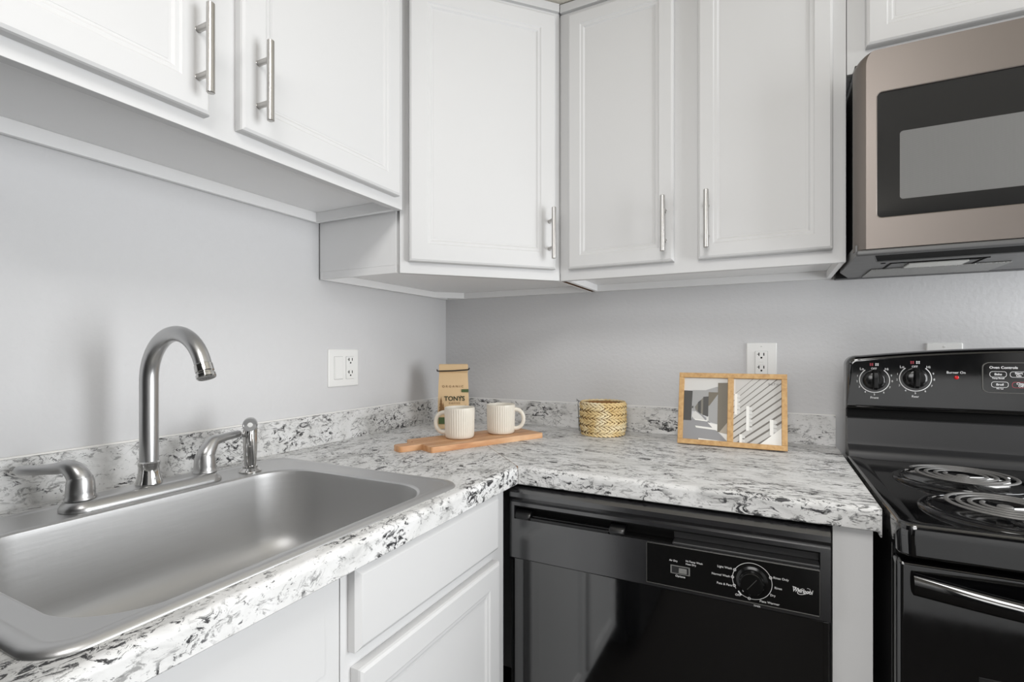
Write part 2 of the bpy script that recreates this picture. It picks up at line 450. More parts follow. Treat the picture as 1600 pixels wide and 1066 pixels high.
# ------------------------------------------------------------------ base cabinets
FX = 0.610
cab = thing('base_cabinet', 'white base cabinet with one drawer over a door, right of the sink cabinet', 'cabinet')
m = MB()
m.box(0.0006, 0.02, -1.142, -0.660, 0.10, 0.8725); m.box(0.02, FX - 0.018, -1.142, -1.126, 0.10, 0.70)
m.box(0.02, FX - 0.018, -0.676, -0.660, 0.10, 0.8725); m.box(0.02, FX - 0.018, -1.126, -0.676, 0.10, 0.12)
m.box(0.05, 0.54, -1.142, -0.660, 0.0, 0.10)
m.build('carcass', M['white_in'], cab)
m = MB(); m.box(FX - 0.018, FX, -1.142, -0.6585, 0.10, 0.8725, 0.001); m.build('face_frame', M['white'], cab)
def slab_front(y0, y1, z0, z1):
    m = MB()
    rings = []
    for ins, x in ((0, FX + 0.0003), (0, FX + 0.013), (0.003, FX + 0.0155), (0.008, FX + 0.0195), (0.010, FX + 0.020)):
        rings.append([(x, y0 + ins, z0 + ins), (x, y1 - ins, z0 + ins), (x, y1 - ins, z1 - ins), (x, y0 + ins, z1 - ins)])
    m.grid(rings, True, True, True)
    return m
slab_front(-1.128, -0.7105, 0.7505, 0.868).build('drawer', M['white'], cab, angle=20)
door_bm((FX + 0.0003, -0.709, 0.135), (0, -1, 0), (0, 0, 1), (1, 0, 0), 0.414, 0.590, stile=0.044).build('door', M['white'], cab, angle=20)

cab = thing('base_cabinet', 'white sink base cabinet under the stainless sink, with a plain front panel', 'cabinet')
m = MB()
m.box(0.0006, 0.02, -1.492, -1.144, 0.10, 0.8725); m.box(0.0006, FX - 0.018, -1.158, -1.144, 0.10, 0.70)
m.box(0.0006, FX - 0.018, -1.492, -1.478, 0.10, 0.8725); m.box(0.02, FX - 0.018, -1.478, -1.158, 0.10, 0.12)
m.box(0.05, 0.54, -1.492, -1.144, 0.0, 0.10)
m.build('carcass', M['white_in'], cab)
m = MB(); m.box(FX - 0.017, FX, -1.492, -1.1435, 0.10, 0.8725, 0.001); m.build('face_frame', M['white'], cab)
m = MB(); m.box(FX + 0.0002, FX + 0.0018, -1.475, -1.170, 0.742, 0.869, 0.0008); m.build('false_front', M['white'], cab)
door_bm((FX + 0.0003, -1.166, 0.135), (0, -1, 0), (0, 0, 1), (1, 0, 0), 0.305, 0.585).build('door', M['white'], cab, angle=20)

# black refrigerator at the end of the sink run: the photo shows it only as the dark side of the dishwasher's reflection
t = thing('refrigerator', 'black refrigerator at the left end of the sink counter', 'refrigerator')
m = MB(); m.box(0.03, 0.64, -2.285, -1.565, 0.02, 1.50, 0.006); m.build('body', M['blacksatin'], t)
m = MB(); m.box(0.645, 0.70, -2.285, -1.565, 0.05, 1.02, 0.012, 3); d = m.build('lower_door', M['blacksatin'], t)
m = MB(); m.tube([(0.70, -1.62, 0.60), (0.735, -1.62, 0.62), (0.738, -1.62, 0.64), (0.738, -1.62, 0.94), (0.735, -1.62, 0.96), (0.70, -1.62, 0.98)], 0.010, 12); m.build('handle', M['black'], d)
m = MB(); m.box(0.645, 0.70, -2.285, -1.565, 1.035, 1.50, 0.012, 3); d = m.build('freezer_door', M['blacksatin'], t)
m = MB(); m.tube([(0.70, -1.62, 1.08), (0.735, -1.62, 1.10), (0.738, -1.62, 1.12), (0.738, -1.62, 1.28), (0.735, -1.62, 1.30), (0.70, -1.62, 1.32)], 0.010, 12); m.build('handle', M['black'], d)

t = thing('end_panel', 'narrow white filler panel between the dishwasher and the range', 'panel')
m = MB(); m.box(1.2445, 1.3035, -0.617, -0.05, 0.0, 0.8725, 0.001); m.build('panel', M['white'], t)

# ------------------------------------------------------------------ countertops
CT, CB = 0.914, 0.8735
def nose(edge, inner):
    """counter section from inner edge to the rounded nose, (distance, z)"""
    p = [(inner, CB + 0.012), (edge - 0.03, CB + 0.012), (edge - 0.03, CB), (edge - 0.002, CB), (edge, CB + 0.002)]
    for i in range(7):
        a = PI / 2 * i / 6
        p.append((edge - 0.011 + 0.011 * math.cos(a), CT - 0.011 + 0.011 * math.sin(a)))
    p.append((inner, CT))
    return p
E_ = 0.635; G = 0.0011
ct = thing('countertop', 'left run of white and grey speckled countertop holding the sink', 'countertop')
m = MB()
def strip_l(y0, y1, prof):
    e1 = [(d, (y1 if y1 is not None else -d - G), z) for d, z in prof]
    e0 = [(d, y0, z) for d, z in prof]
    m.grid([e0, e1], True, y0 < -1.5, y1 is None)
full = nose(E_, 0.001)
strip_l(-1.512, -1.452, full); strip_l(-0.833, None, full)
strip_l(-1.452, -0.833, nose(E_, 0.594))
strip_l(-1.452, -0.833, [(0.001, CB + 0.012), (0.086, CB + 0.012), (0.086, CT), (0.001, CT)])
m.build('worktop', M['granite_l'], ct, angle=30)
m = MB()
def splash(pr):  # section (distance from wall, z)
    return [(0.001, CT), (0.0205, CT), (0.0205, 0.993), (0.018, 0.9955), (0.001, 0.9955)]
m.grid([[(d, -1.512, z) for d, z in splash(0)], [(d, -d - G, z) for d, z in splash(0)]], True, True, True)
bs = m.build('backsplash', M['granite_l'], ct)
m = MB(); m.tube([(0.0035, -1.512, 0.9955), (0.0035, -0.004, 0.9955)], 0.0032, 8); m.build('sealant_bead', M['sealant'], bs)

ct = thing('countertop', 'right run of white and grey speckled countertop above the dishwasher', 'countertop')
m = MB()
XE = 1.3118
m.grid([[(d + G, -d, z) for d, z in full], [(XE, -d, z) for d, z in full]], True, True, True)
m.build('worktop', M['granite_r'], ct, angle=30)
m = MB(); m.box(0.03, 0.8945, -0.0010, 0.0010, 0.880, CT - 0.0004, M4=Matrix.Rotation(-PI / 4, 4, 'Z')); m.build('mitre_seam', M['brownprint'], ct)
m = MB(); m.box(XE - 0.0015, XE + 0.001, -0.637, -0.04, 0.866, CT - 0.001, 0.0004); m.build('end_cap', M['granite_r'], ct)
m = MB()
m.grid([[(d + G, -d, z) for d, z in splash(0)], [(XE - 0.001, -d, z) for d, z in splash(0)]], True, True, True)
bs = m.build('backsplash', M['granite_r'], ct)
m = MB(); m.tube([(0.004, -0.0035, 0.9955), (XE, -0.0035, 0.9955)], 0.0032, 8); m.build('sealant_bead', M['sealant'], bs)

# ------------------------------------------------------------------ sink
SX0, SX1, SY0, SY1 = 0.076, 0.6065, -1.467, -0.8185
BX0, BX1, BY0, BY1 = 0.177, 0.5865, -1.424, -0.876
sk = thing('sink', 'large single-bowl stainless steel drop-in sink', 'sink')
K = 10
def rring(x0, x1, y0, y1, r, z): return [(x, y, z) for x, y in rrect(x0, x1, y0, y1, r, K)]
def ins(b, i, r, z): return rring(b[0] + i, b[1] - i, b[2] + i, b[3] - i, max(r, 0.004), z)
O = (SX0, SX1, SY0, SY1); Bn = (BX0, BX1, BY0, BY1)
m = MB()
m.grid([ins(O, 0.0, 0.042, 0.9143), ins(O, 0.0004, 0.042, 0.9160), ins(O, 0.003, 0.040, 0.9188), ins(O, 0.008, 0.036, 0.9203),
        ins(O, 0.0145, 0.032, 0.9203), ins(O, 0.018, 0.029, 0.9185), ins(O, 0.021, 0.027, 0.9180),
        ins(Bn, -0.003, 0.092, 0.9180), ins(Bn, 0.0, 0.089, 0.9172), ins(Bn, 0.003, 0.086, 0.9145)])
m.build('rim', M['steel'], sk, angle=60)
m = MB()
rg = [ins(Bn, 0.003, 0.086, 0.9145), ins(Bn, 0.0045, 0.085, 0.905), ins(Bn, 0.010, 0.082, 0.80)]
for i in range(1, 9):
    a = PI / 2 * i / 8
    rg.append(ins(Bn, 0.011 + 0.055 * (1 - math.cos(a)), 0.081 - 0.045 * (1 - math.cos(a)), 0.795 - 0.055 * math.sin(a)))
rg.append(ins(Bn, 0.15, 0.03, 0.737))
m.grid(rg, True, False, True)
M['basin'] = new_mat('worn_brushed_steel', (206, 206, 206), 0.5, 1.0, bump=(14, 0.05, 0.004, (1, 1, 8)))
m.build('basin', M['basin'], sk, angle=60)
m = MB(); m.lathe([(0.0, 0.7372), (0.03, 0.7372), (0.043, 0.7395), (0.056, 0.7405), (0.058, 0.738)], (0.37, -1.15, 0), 40); m.build('drain', M['chrome'], sk)

# ------------------------------------------------------------------ faucet and sprayer
FXC, FYC, FZ = 0.138, -1.1415, 0.9186
fc = thing('faucet', 'brushed nickel gooseneck kitchen faucet with two lever handles behind the sink', 'faucet')
m = MB()
rg = []
for i_, z in ((0, FZ - 0.0002), (0, FZ + 0.004), (0.002, FZ + 0.008), (0.007, FZ + 0.0145), (0.012, FZ + 0.0165), (0.018, FZ + 0.017)):
    rg.append([(x, y, z) for x, y in rrect(FXC - 0.031 + i_, FXC + 0.031 - i_, FYC - 0.129 + i_, FYC + 0.129 - i_, max(0.029 - i_, 0.003), 8)])
m.grid(rg, True, True, True); m.build('base_plate', M['nickel'], fc, angle=50)
ZB = FZ + 0.0165
m = MB(); m.lathe([(0.0205, 0), (0.021, 0.003), (0.0185, 0.012), (0.0165, 0.022), (0.016, 0.032), (0.0172, 0.036), (0.0172, 0.040), (0.0148, 0.042)], (FXC, FYC, ZB), 40)
m.build('collar', M['chrome'], fc)
pts, R_, zc = [], 0.083, 1.124
zs = [ZB + 0.03, ZB + 0.08, ZB + 0.13, zc - 0.01]
for z in zs: pts.append((FXC, FYC, z))
for i in range(0, 27):
    a = PI - math.radians(160) * i / 26
    pts.append((FXC + R_ + R_ * math.cos(a), FYC, zc + R_ * math.sin(a)))
m = MB(); m.tube(pts, [0.0148] * 4 + [0.0148 - 0.0018 * i / 26 for i in range(27)], 28)
sp = m.build('spout', M['nickel'], fc, angle=50)
pe = Vector(pts[-1]); dr = (Vector(pts[-1]) - Vector(pts[-2])).normalized()
m = MB()
q = [(0.0, 0.0132), (0.001, 0.0140), (0.013, 0.0143), (0.0145, 0.0132), (0.0165, 0.0132), (0.018, 0.0150), (0.023, 0.0150), (0.0245, 0.0140), (0.0245, 0.0118), (0.0205, 0.0112)]
m.tube([pe - dr * 0.002 + dr * a for a, _ in q], [r for _, r in q], 32, flat=1.0, up=(0, 1, 0))
m.build('aerator', M['chrome'], sp, angle=30)
def lever(yc, side, tip, label=None):
    m = MB()
    m.lathe([(0.0215, 0), (0.0218, 0.003), (0.0195, 0.005), (0.0195, 0.012), (0.0185, 0.028), (0.016, 0.036)], (FXC, yc, ZB), 36)
    a = Vector((FXC, yc, ZB + 0.022)); tp = Vector(tip)
    h = Vector((tp.x - a.x, tp.y - a.y, 0))
    top = max(tp.z, ZB + 0.05)
    P = [a, a + Vector((0, 0, 0.012)) + h * 0.02, a + Vector((0, 0, 0.024)) + h * 0.10]
    z2 = a.z + 0.033
    P += [Vector((a.x + h.x * f, a.y + h.y * f, z2 + (tp.z - z2) * g)) for f, g in ((0.22, 0.35), (0.36, 0.62), (0.52, 0.82), (0.68, 0.94), (0.84, 1.0), (0.95, 1.0), (1.0, 1.0))]
    rad = [0.0165, 0.0162, 0.0145, 0.0118, 0.0098, 0.0086, 0.0082, 0.0082, 0.0074, 0.004]
    # smooth the path
    def cr(P, n=4):
        out = []
        for i in range(len(P) - 1):
            p0, p1, p2, p3 = P[max(i - 1, 0)], P[i], P[i + 1], P[min(i + 2, len(P) - 1)]
            for k in range(n):
                t = k / n
                out.append(0.5 * ((2 * p1) + (p2 - p0) * t + (2 * p0 - 5 * p1 + 4 * p2 - p3) * t * t + (3 * p1 - p0 - 3 * p2 + p3) * t ** 3))
        out.append(P[-1]); return out
    PP = cr(P); RR = [v.x for v in cr([Vector((r, 0, 0)) for r in rad])]
    m.tube(PP, RR, 24, flat=1.0, up=(h.y, -h.x, 0))
    return m.build('lever_handle', M['nickel'], fc, angle=60)
lv = lever(FYC - 0.1016, -1, (0.045, -1.292, 0.9815))
m = MB(); m.lathe([(0.0, 0), (0.0035, 0.0), (0.0035, 0.0016), (0.0, 0.002)], (0, 0, 0), 16,
                  M4=Matrix.Translation((FXC - 0.0155, FYC - 0.1085, ZB + 0.030)) @ Matrix.Rotation(math.radians(-70), 4, 'Y') @ Matrix.Rotation(math.radians(30), 4, 'X'))
m.build('hot_indicator', M['hot'], lv)
lever(FYC + 0.1016, 1, (0.128, -0.957, 0.999))

sx, sy = 0.150, -0.9505
sy_ = thing('sink_sprayer', 'nickel side sprayer standing on the sink rim right of the faucet', 'sprayer', (sx, sy, 0.918))
m = MB(); m.lathe([(0.0, 0.0004), (0.0215, 0.0004), (0.022, 0.003), (0.0165, 0.007), (0.0145, 0.0085), (0.0145, 0.013), (0.0125, 0.014)], (0, 0, 0), 36); m.build('base_flange', M['chrome'], sy_)
m = MB(); m.lathe([(0.0112, 0.0135), (0.0118, 0.020), (0.0128, 0.032), (0.0136, 0.05), (0.0140, 0.07), (0.0140, 0.088), (0.0128, 0.096), (0.0085, 0.102)], (0, 0, 0), 32); m.build('body', M['chrome'], sy_)
fd = Vector((0.80, -0.60, 0.0)).normalized()
m = MB()
c = Vector((0, 0, 0.102))
q = [(-0.014, 0.006), (-0.0115, 0.0115), (-0.004, 0.0142), (0.008, 0.0146), (0.014, 0.0142), (0.015, 0.0125), (0.0135, 0.0100)]
m.tube([c + fd * a for a, _ in q], [r for _, r in q], 28); hd = m.build('spray_head', M['nickel'], sy_)
m = MB(); q = [(0.0132, 0.0102), (0.0142, 0.0095), (0.0146, 0.005), (0.0150, 0.0048), (0.0152, 0.001)]
m.tube([c + fd * a for a, _ in q], [r for _, r in q], 24); m.build('nozzle', M['plastic_white'], hd)
m = MB(); m.tube([fd * 0.0138 + Vector((0, 0, z)) for z in (0.055, 0.06, 0.08, 0.090)], [0.003, 0.0048, 0.0048, 0.002], 14); m.build('trigger', M['chrome'], sy_)

# ------------------------------------------------------------------ switches and outlets
def plate_local(root, wd, ht, mats):
    """plate in local frame: x right, z up, facing -y, centred"""
    m = MB(); P = lambda u, v, dd: (u, -dd, v)
    pts = rrect(-wd / 2, wd / 2, -ht / 2, ht / 2, 0.004, 4)
    m.prism(pts, P, 0.0004, 0.0055, 0.0035, 3)
    return m.build('plate', M['plastic_white'], root, angle=30)
def gfci(root, cx):
    m = MB(); P = lambda u, v, dd: (u, -dd, v)
    m.prism(rrect(cx - 0.0165, cx + 0.0165, -0.0335, 0.0335, 0.002, 3), P, 0.004, 0.0085, 0.0008)
    for s in (-1, 1):
        m.box(cx - 0.006, cx + 0.006, -0.0094, -0.008, s * 0.0035 - 0.0026, s * 0.0035 + 0.0026, 0.0005)
    r = m.build('receptacle', M['plastic_white'], root)
    m = MB(); m.prism(rrect(cx - 0.0171, cx + 0.0171, -0.0341, 0.0341, 0.002, 3), P, 0.005, 0.00565); m.build('gap', M['gap'], r)  # painted shade line around the receptacle
    for s in (-1, 1):
        m = MB(); zc = s * 0.019
        m.box(cx - 0.0078, cx - 0.0052, -0.0089, -0.0080, zc + 0.001, zc + 0.0105)
        m.box(cx - 0.0115, cx - 0.0078, -0.0089, -0.0080, zc + 0.0048, zc + 0.0066)
        m.box(cx + 0.0052, cx + 0.0078, -0.0089, -0.0080, zc + 0.0015, zc + 0.010)
        m.prism([(cx + 0.0026 * math.cos(a * PI / 8), zc - 0.0045 + 0.0026 * math.sin(a * PI / 8)) for a in range(16)], P, 0.008, 0.0089)
        m.build('socket_slots', M['slot'], r)
def screws(root, xs, zs):
    for x in xs:
        for z in zs:
            m = MB()
            m.prism([(x + 0.003 * math.cos(a * PI / 8), z + 0.003 * math.sin(a * PI / 8)) for a in range(16)], lambda u, v, dd: (u, -dd, v), 0.005, 0.0062, 0.0006)
            m.box(x - 0.0022, x + 0.0022, -0.0064, -0.0060, z - 0.0003, z + 0.0003, mi=1)
            m.build('screw', [M['plastic_white'], M['slot']], root)
sw = thing('wall_plate', 'white double wall plate with rocker switch and outlet, on the wall behind the sink', 'switch', (0, -0.5410, 1.1265), PI / 2)
plate_local(sw, 0.1195, 0.1115, None)
m = MB()
P = lambda u, v, dd: (u, -dd, v)
m.prism(rrect(-0.0390, -0.0060, -0.0335, 0.0335, 0.002, 3), P, 0.004, 0.0066, 0.0006)
t_ = bmesh.new()
m.grid([[(-0.0375, -0.0064, -0.032), (-0.0075, -0.0064, -0.032), (-0.0075, -0.0064, 0.032), (-0.0375, -0.0064, 0.032)],
        [(-0.0370, -0.0095, -0.0315), (-0.0080, -0.0095, -0.0315), (-0.0080, -0.0070, 0.0315), (-0.0370, -0.0070, 0.0315)]], True, False, True)
t_.free()
r_ = m.build('rocker_switch', M['plastic_white'], sw)
m = MB(); m.prism(rrect(-0.0396, -0.0054, -0.0341, 0.0341, 0.002, 3), P, 0.005, 0.00565); m.build('gap', M['gap'], r_)  # painted shade line around the rocker
gfci(sw, 0.0230)
ot = thing('wall_plate', 'white outlet plate on the back wall behind the oak picture frame', 'outlet', (1.1262, 0, 1.1425), 0)
plate_local(ot, 0.0815, 0.117, None); gfci(ot, 0.0); screws(ot, [0], [0.048, -0.048])
ot = thing('wall_plate', 'white outlet plate half hidden behind the range control panel', 'outlet', (1.5498, 0, 1.1395), 0)
plate_local(ot, 0.0755, 0.117, None); gfci(ot, 0.0); screws(ot, [0], [0.048, -0.048])

# ------------------------------------------------------------------ cutting board
bl = (0.372, -0.604)
bdir = math.atan2(-0.262 + 0.604, 0.536 - 0.372)
cb = thing('cutting_board', 'oiled wooden cutting board with a short handle under both mugs', 'cutting board', (bl[0], bl[1], CT), bdir)
m = MB()
L_, Wd = 0.379, 0.147
def arc(cx, cy, r, a0, a1, n=5): return [(cx + r * math.cos(math.radians(a0 + (a1 - a0) * i / n)), cy + r * math.sin(math.radians(a0 + (a1 - a0) * i / n))) for i in range(n + 1)]
out = arc(L_ - 0.006, 0.006, 0.006, -90, 0) + arc(L_ - 0.006, Wd - 0.006, 0.006, 0, 90) + arc(0.006, Wd - 0.006, 0.006, 90, 180)
out += [(0, 0.098)] + arc(-0.052, 0.088, 0.010, 90, 180) + arc(-0.052, 0.066, 0.010, 180, 270) + [(0, 0.056)] + arc(0.006, 0.006, 0.006, 180, 270)
m.prism(out, lambda u, v, d: (u, v, d), 0.0003, 0.0155, 0.0018)
m.build('board', M['acacia'], cb, angle=40)
m = MB()
for v in (0.049, 0.098): m.box(0.001, L_ - 0.001, v - 0.0003, v + 0.0003, 0.0153, 0.01565)
m.build('glue_lines', M['brownprint'], cb)

# ------------------------------------------------------------------ mugs
def mug(loc, ang, label):
    mg = thing('mug', label, 'mug', loc, ang, 'ribbed cream mugs on the cutting board')
    NR = 38
    def rf(a, z):
        if z < 0.004 or z > 0.0835: return 1.0
        return 1.0 + 0.030 * (abs(math.cos(a * NR / 2)) ** 0.55 - 0.75)
    m = MB()
    prof = [(0.002, 0.0006), (0.036, 0.0004), (0.0395, 0.003), (0.0412, 0.0075)] + [(0.0414 + 0.0002 * i, 0.014 + 0.0095 * i) for i in range(8)] + \
           [(0.0425, 0.0845), (0.0422, 0.0865), (0.0408, 0.0872), (0.0392, 0.086), (0.0388, 0.080), (0.0385, 0.03), (0.036, 0.010), (0.028, 0.0065), (0.001, 0.006)]
    def rf2(a, z): return 1.0
    rings = []
    for i, (r, z) in enumerate(prof):
        outer = 3 < i < 12
        rings.append([((r * (rf(a, z) if outer else 1)) * math.cos(a), (r * (rf(a, z) if outer else 1)) * math.sin(a), z) for a in [2 * PI * k / (NR * 6) for k in range(NR * 6)]])
    m.grid(rings, True, True, True)
    m.build('cup', M['cream'], mg, angle=50)
    m = MB()
    pts = []
    for i in range(25):
        a = math.radians(100 - 200 * i / 24)
        pts.append((0.040 + 0.0275 * max(0, math.cos(a)) ** 0.85 + (0.001 if abs(i - 12) < 11 else -0.0), 0, 0.0435 + 0.0285 * math.sin(a)))
    m.tube(pts, [0.0052 - 0.0007 * math.sin(PI * i / 24) for i in range(25)], 14, flat=1.25)
    m.build('handle', M['cream'], mg, angle=60)
    return mg
mug((0.357, -0.449, CT + 0.0158), PI + math.radians(26.7), 'cream ribbed mug on the left of the board, handle pointing left, before the coffee bag')
mug((0.424, -0.325, CT + 0.0158), math.radians(22), 'cream ribbed mug on the right of the board, handle pointing right')

# ------------------------------------------------------------------ coffee bag
bg = thing('coffee_bag', 'kraft paper coffee bag folded over with a black tie in the counter corner', 'coffee bag', (0.178, -0.212, CT), math.radians(33))
m = MB()
rings = []
H = 0.217; hw = 0.0515
for z, dep, wd, bow in ((0.0004, 0.030, hw, 0.000), (0.004, 0.032, hw + 0.001, 0.001), (0.05, 0.033, hw + 0.001, 0.003), (0.10, 0.031, hw, 0.0035), (0.14, 0.026, hw - 0.001, 0.003), (0.165, 0.018, hw - 0.002, 0.002),
                        (0.182, 0.010, hw - 0.003, 0.0005), (0.190, 0.0075, hw - 0.003, 0.0), (0.215, 0.007, hw - 0.003, 0.0), (0.218, 0.004, hw - 0.004, 0.0)):
    n = 12; ringp = []
    for i in range(n + 1):
        f = i / n * 2 - 1
        ringp.append((f * wd, -dep - bow * (1 - f * f), z))
    ringp.append((wd - 0.012 * min(1, dep / 0.03), 0, z))
    for i in range(n + 1):
        f = 1 - i / n * 2
        ringp.append((f * wd, dep + bow * (1 - f * f), z))
    ringp.append((-wd + 0.012 * min(1, dep / 0.03), 0, z))
    rings.append(ringp)
m.grid(rings, True, True, True); m.build('bag', M['kraft'], bg, angle=40)
m = MB(); m.box(-hw + 0.002, hw - 0.002, -0.0135, -0.008, 0.191, 0.2165, 0.002); m.build('folded_flap', M['kraft'], bg)
m = MB(); m.tube([(-hw - 0.004, -0.010, 0.199), (-hw - 0.003, -0.0145, 0.195), (-hw + 0.004, -0.0152, 0.1945), (0, -0.0152, 0.1955), (hw - 0.004, -0.0152, 0.1985), (hw + 0.001, -0.0145, 0.2), (hw + 0.002, -0.010, 0.204)], 0.0022, 8)
m.build('tin_tie', M['tie'], bg)
def bag_face(z):  # depth of the front at height z
    pr = [(0.05, -0.0365), (0.10, -0.0348), (0.14, -0.0294), (0.165, -0.0205)]
    for (z0, d0), (z1, d1) in zip(pr, pr[1:]):
        if z <= z1: return d0 + (d1 - d0) * max(0, (z - z0)) / (z1 - z0)
    return -0.02
def bag_text(mb, s, size, x, z, **k):
    sl = math.atan2(bag_face(z + 0.005) - bag_face(z - 0.005), 0.01)
    mb.merge(text_bm(s, size, **k), Matrix.Translation((0, -0.0011, 0)) @ front_mat(x, bag_face(z), z) @ Matrix.Rotation(-sl, 4, 'X'))
m = MB(); bag_text(m, 'TONYS', 0.0215, 0.004, 0.102, bold=0.0004, sx=0.98); bag_text(m, "'", 0.018, 0.0245, 0.105); m.build('bold_lettering', M['darkgreen'], bg, smooth=False)
m = MB(); bag_text(m, 'ORGANIC', 0.0105, -0.002, 0.143, spacing=1.75); m.build('thin_lettering', M['brownprint'], bg, smooth=False)
m = MB(); bag_text(m, 'COFFEE', 0.0080, 0.004, 0.087, spacing=1.5)
m.build('thin_lettering', M['brownprint'], bg, smooth=False)
m = MB()
sl = bag_face(0.128)
m.box(0.027, hw - 0.0008, bag_face(0.128) - 0.0012, bag_face(0.128) + 0.012, 0.1235, 0.1335); m.build('green_band', M['green'], bg)
for x, h, b0 in ((-0.041, 0.050, 0.060), (-0.034, 0.034, 0.056), (0.040, 0.028, 0.055), (0.033, 0.020, 0.055)):    # printed fir trees low on the bag
    m = MB(); y = bag_face(0.09) - 0.0022
    for k in range(4):
        zz = b0 + h * k / 4.6; ww = 0.0085 * (1 - k / 5) * h / 0.05
        m.face([(x - ww, y - 0.0004, zz), (x + ww, y - 0.0004, zz), (x, y + 0.0004, zz + h * 0.36)])
    m.build('printed_tree', M['brownprint'], bg, smooth=False)
m = MB(); m.box(-hw + 0.002, hw - 0.002, -0.0372, -0.034, 0.018, 0.040, 0.0005); m.build('green_stripe', M['green'], bg)

# ------------------------------------------------------------------ basket
bk = thing('basket', 'small round braided straw basket by the backsplash', 'basket', (0.678, -0.118, CT))
RB, HB = 0.0705, 0.104
def rb(z): # belly profile
    f = z / HB
    return RB * (0.90 + 0.10 * math.sin(min(1, f * 2.6) * PI / 2) - 0.02 * max(0, f - 0.7))
m = MB()
m.lathe([(0.001, 0.001), (rb(0) - 0.004, 0.001), (rb(0.02) - 0.003, 0.02), (rb(0.05) - 0.003, 0.05), (rb(0.098) - 0.003, 0.098), (rb(0.1) - 0.006, 0.099), (rb(0.05) - 0.008, 0.05), (rb(0.01) - 0.009, 0.008), (0.001, 0.006)], (0, 0, 0), 48, mi=1)
rows = 9; dz = (HB - 0.003) / rows
for r_ in range(rows):
    n = 30; z0 = dz * (r_ + 0.5) + 0.0005
    sg = 1 if r_ % 2 else -1
    for k in range(n):
        a = 2 * PI * (k + 0.5 * (r_ % 2)) / n + random.uniform(-0.015, 0.015)
        R = rb(z0); ln = 0.0265; wdh = 0.0034 + random.uniform(-0.0003, 0.0003)
        til = math.radians(27 + random.uniform(-4, 4)) * sg
        rings = []
        for s, rr_, bl_ in ((-1, 0.25, -0.0012), (-0.55, 0.85, 0.0008), (0.1, 1.0, 0.0028), (0.7, 0.85, 0.0016), (1, 0.25, -0.0012)):
            uu = s * ln * math.cos(til) / 2; vv = s * ln * math.sin(til) / 2
            ring = []
            for q in range(6):
                an = 2 * PI * q / 6
                du = -math.sin(til) * math.cos(an) * wdh * rr_ + uu
                dv = math.cos(til) * math.cos(an) * wdh * rr_ + vv
                rad = R + bl_ + 0.0014 * math.sin(an) * rr_
                aa = a + du / R
                ring.append((rad * math.cos(aa), rad * math.sin(aa), max(0.0006, z0 + dv)))
            rings.append(ring)
        m.grid(rings, True, True, True)
m.tube([((rb(HB) - 0.003) * math.cos(2 * PI * k / 90), (rb(HB) - 0.003) * math.sin(2 * PI * k / 90), HB - 0.0025 + 0.0012 * math.sin(k * 2.1)) for k in range(90)], 0.0034, 8, closed=True)
m.build('body', [M['straw'], M['straw_in']], bk, angle=60)
tg = Vector((-0.0785, -0.012, 0))
m = MB(); m.box(-0.0006, 0.0006, -0.020, 0.020, -0.092, -0.010, 0.0002, M4=Matrix.Translation((-0.0775, -0.016, 0.101)) @ Matrix.Rotation(math.radians(-3), 4, 'Y') @ Matrix.Rotation(math.radians(22), 4, 'Z'))
hg = m.build('hang_tag', M['tag'], bk)
m = MB(); m.tube([(-0.068, -0.010, 0.098), (-0.073, -0.012, 0.103), (-0.077, -0.014, 0.100), (-0.0775, -0.016, 0.090)], 0.0009, 6)
m.tube([(-0.074, -0.012, 0.102), (-0.080, -0.016, 0.107), (-0.083, -0.014, 0.109)], 0.0007, 6)
m.tube([(-0.074, -0.012, 0.102), (-0.081, -0.010, 0.104), (-0.085, -0.012, 0.1035)], 0.0007, 6); m.build('cord', M['tie'], hg)

# ------------------------------------------------------------------ picture frame
lean = math.radians(12.5)
pf = thing('picture_frame', 'oak double picture frame leaning back, two black and white prints of buildings', 'picture frame', (0.9145, -0.1835, CT + 0.0032))
FW, FH = 0.2745, 0.2015
ML = Matrix.Rotation(-lean, 4, 'X')
PF = lambda u, v, d: tuple(ML @ Vector((u, -d, v)))
m = MB()
def bar(u0, u1, v0, v1): m.prism([(u0, v0), (u1, v0), (u1, v1), (u0, v1)], PF, -0.010, 0.004, 0.0012)
fb = 0.0135
bar(0, FW, 0, fb); bar(0, FW, FH - fb, FH); bar(0, fb, fb, FH - fb); bar(FW - fb, FW, fb, FH - fb); bar(0.1295, 0.1445, fb, FH - fb)
m.build('moulding', M['oak'], pf, angle=30)
m = MB(); m.prism([(0.002, 0.002), (FW - 0.002, 0.002), (FW - 0.002, FH - 0.002), (0.002, FH - 0.002)], PF, -0.013, -0.0103); 
m.build('backing_board', M['brownprint'], pf)
m = MB()
la = [(0.105, 0.150), (0.165, 0.150), (0.150, 0.012), (0.12, 0.012)]
m.prism([(0.115, 0.155), (0.160, 0.155), (0.150, 0.006), (0.125, 0.006)], lambda u, v, d: tuple(ML @ Vector((u, 0.0135 + d + (0.155 - v) * 0.50, v))), 0.0, 0.003)
m.build('easel_back', M['brownprint'], pf)
def photo(name, u0, u1, shapes, mats):
    v0, v1 = fb, FH - fb
    m = MB()
    ww, hh = u1 - u0, v1 - v0
    for i, (mi, poly) in enumerate(shapes):
        d = -0.004 + 0.00004 * i
        m.face([PF(u0 + x * ww, v0 + (1 - y) * hh, d) for x, y in poly], mi)
    return m.build(name, [M[k] for k in mats], pf, smooth=False)
mats1 = ['ph_sky', 'ph_floor', 'ph_dark', 'ph_mid', 'ph_light', 'ph_olive', 'ph_grey', 'ph_stone', 'ph_white']
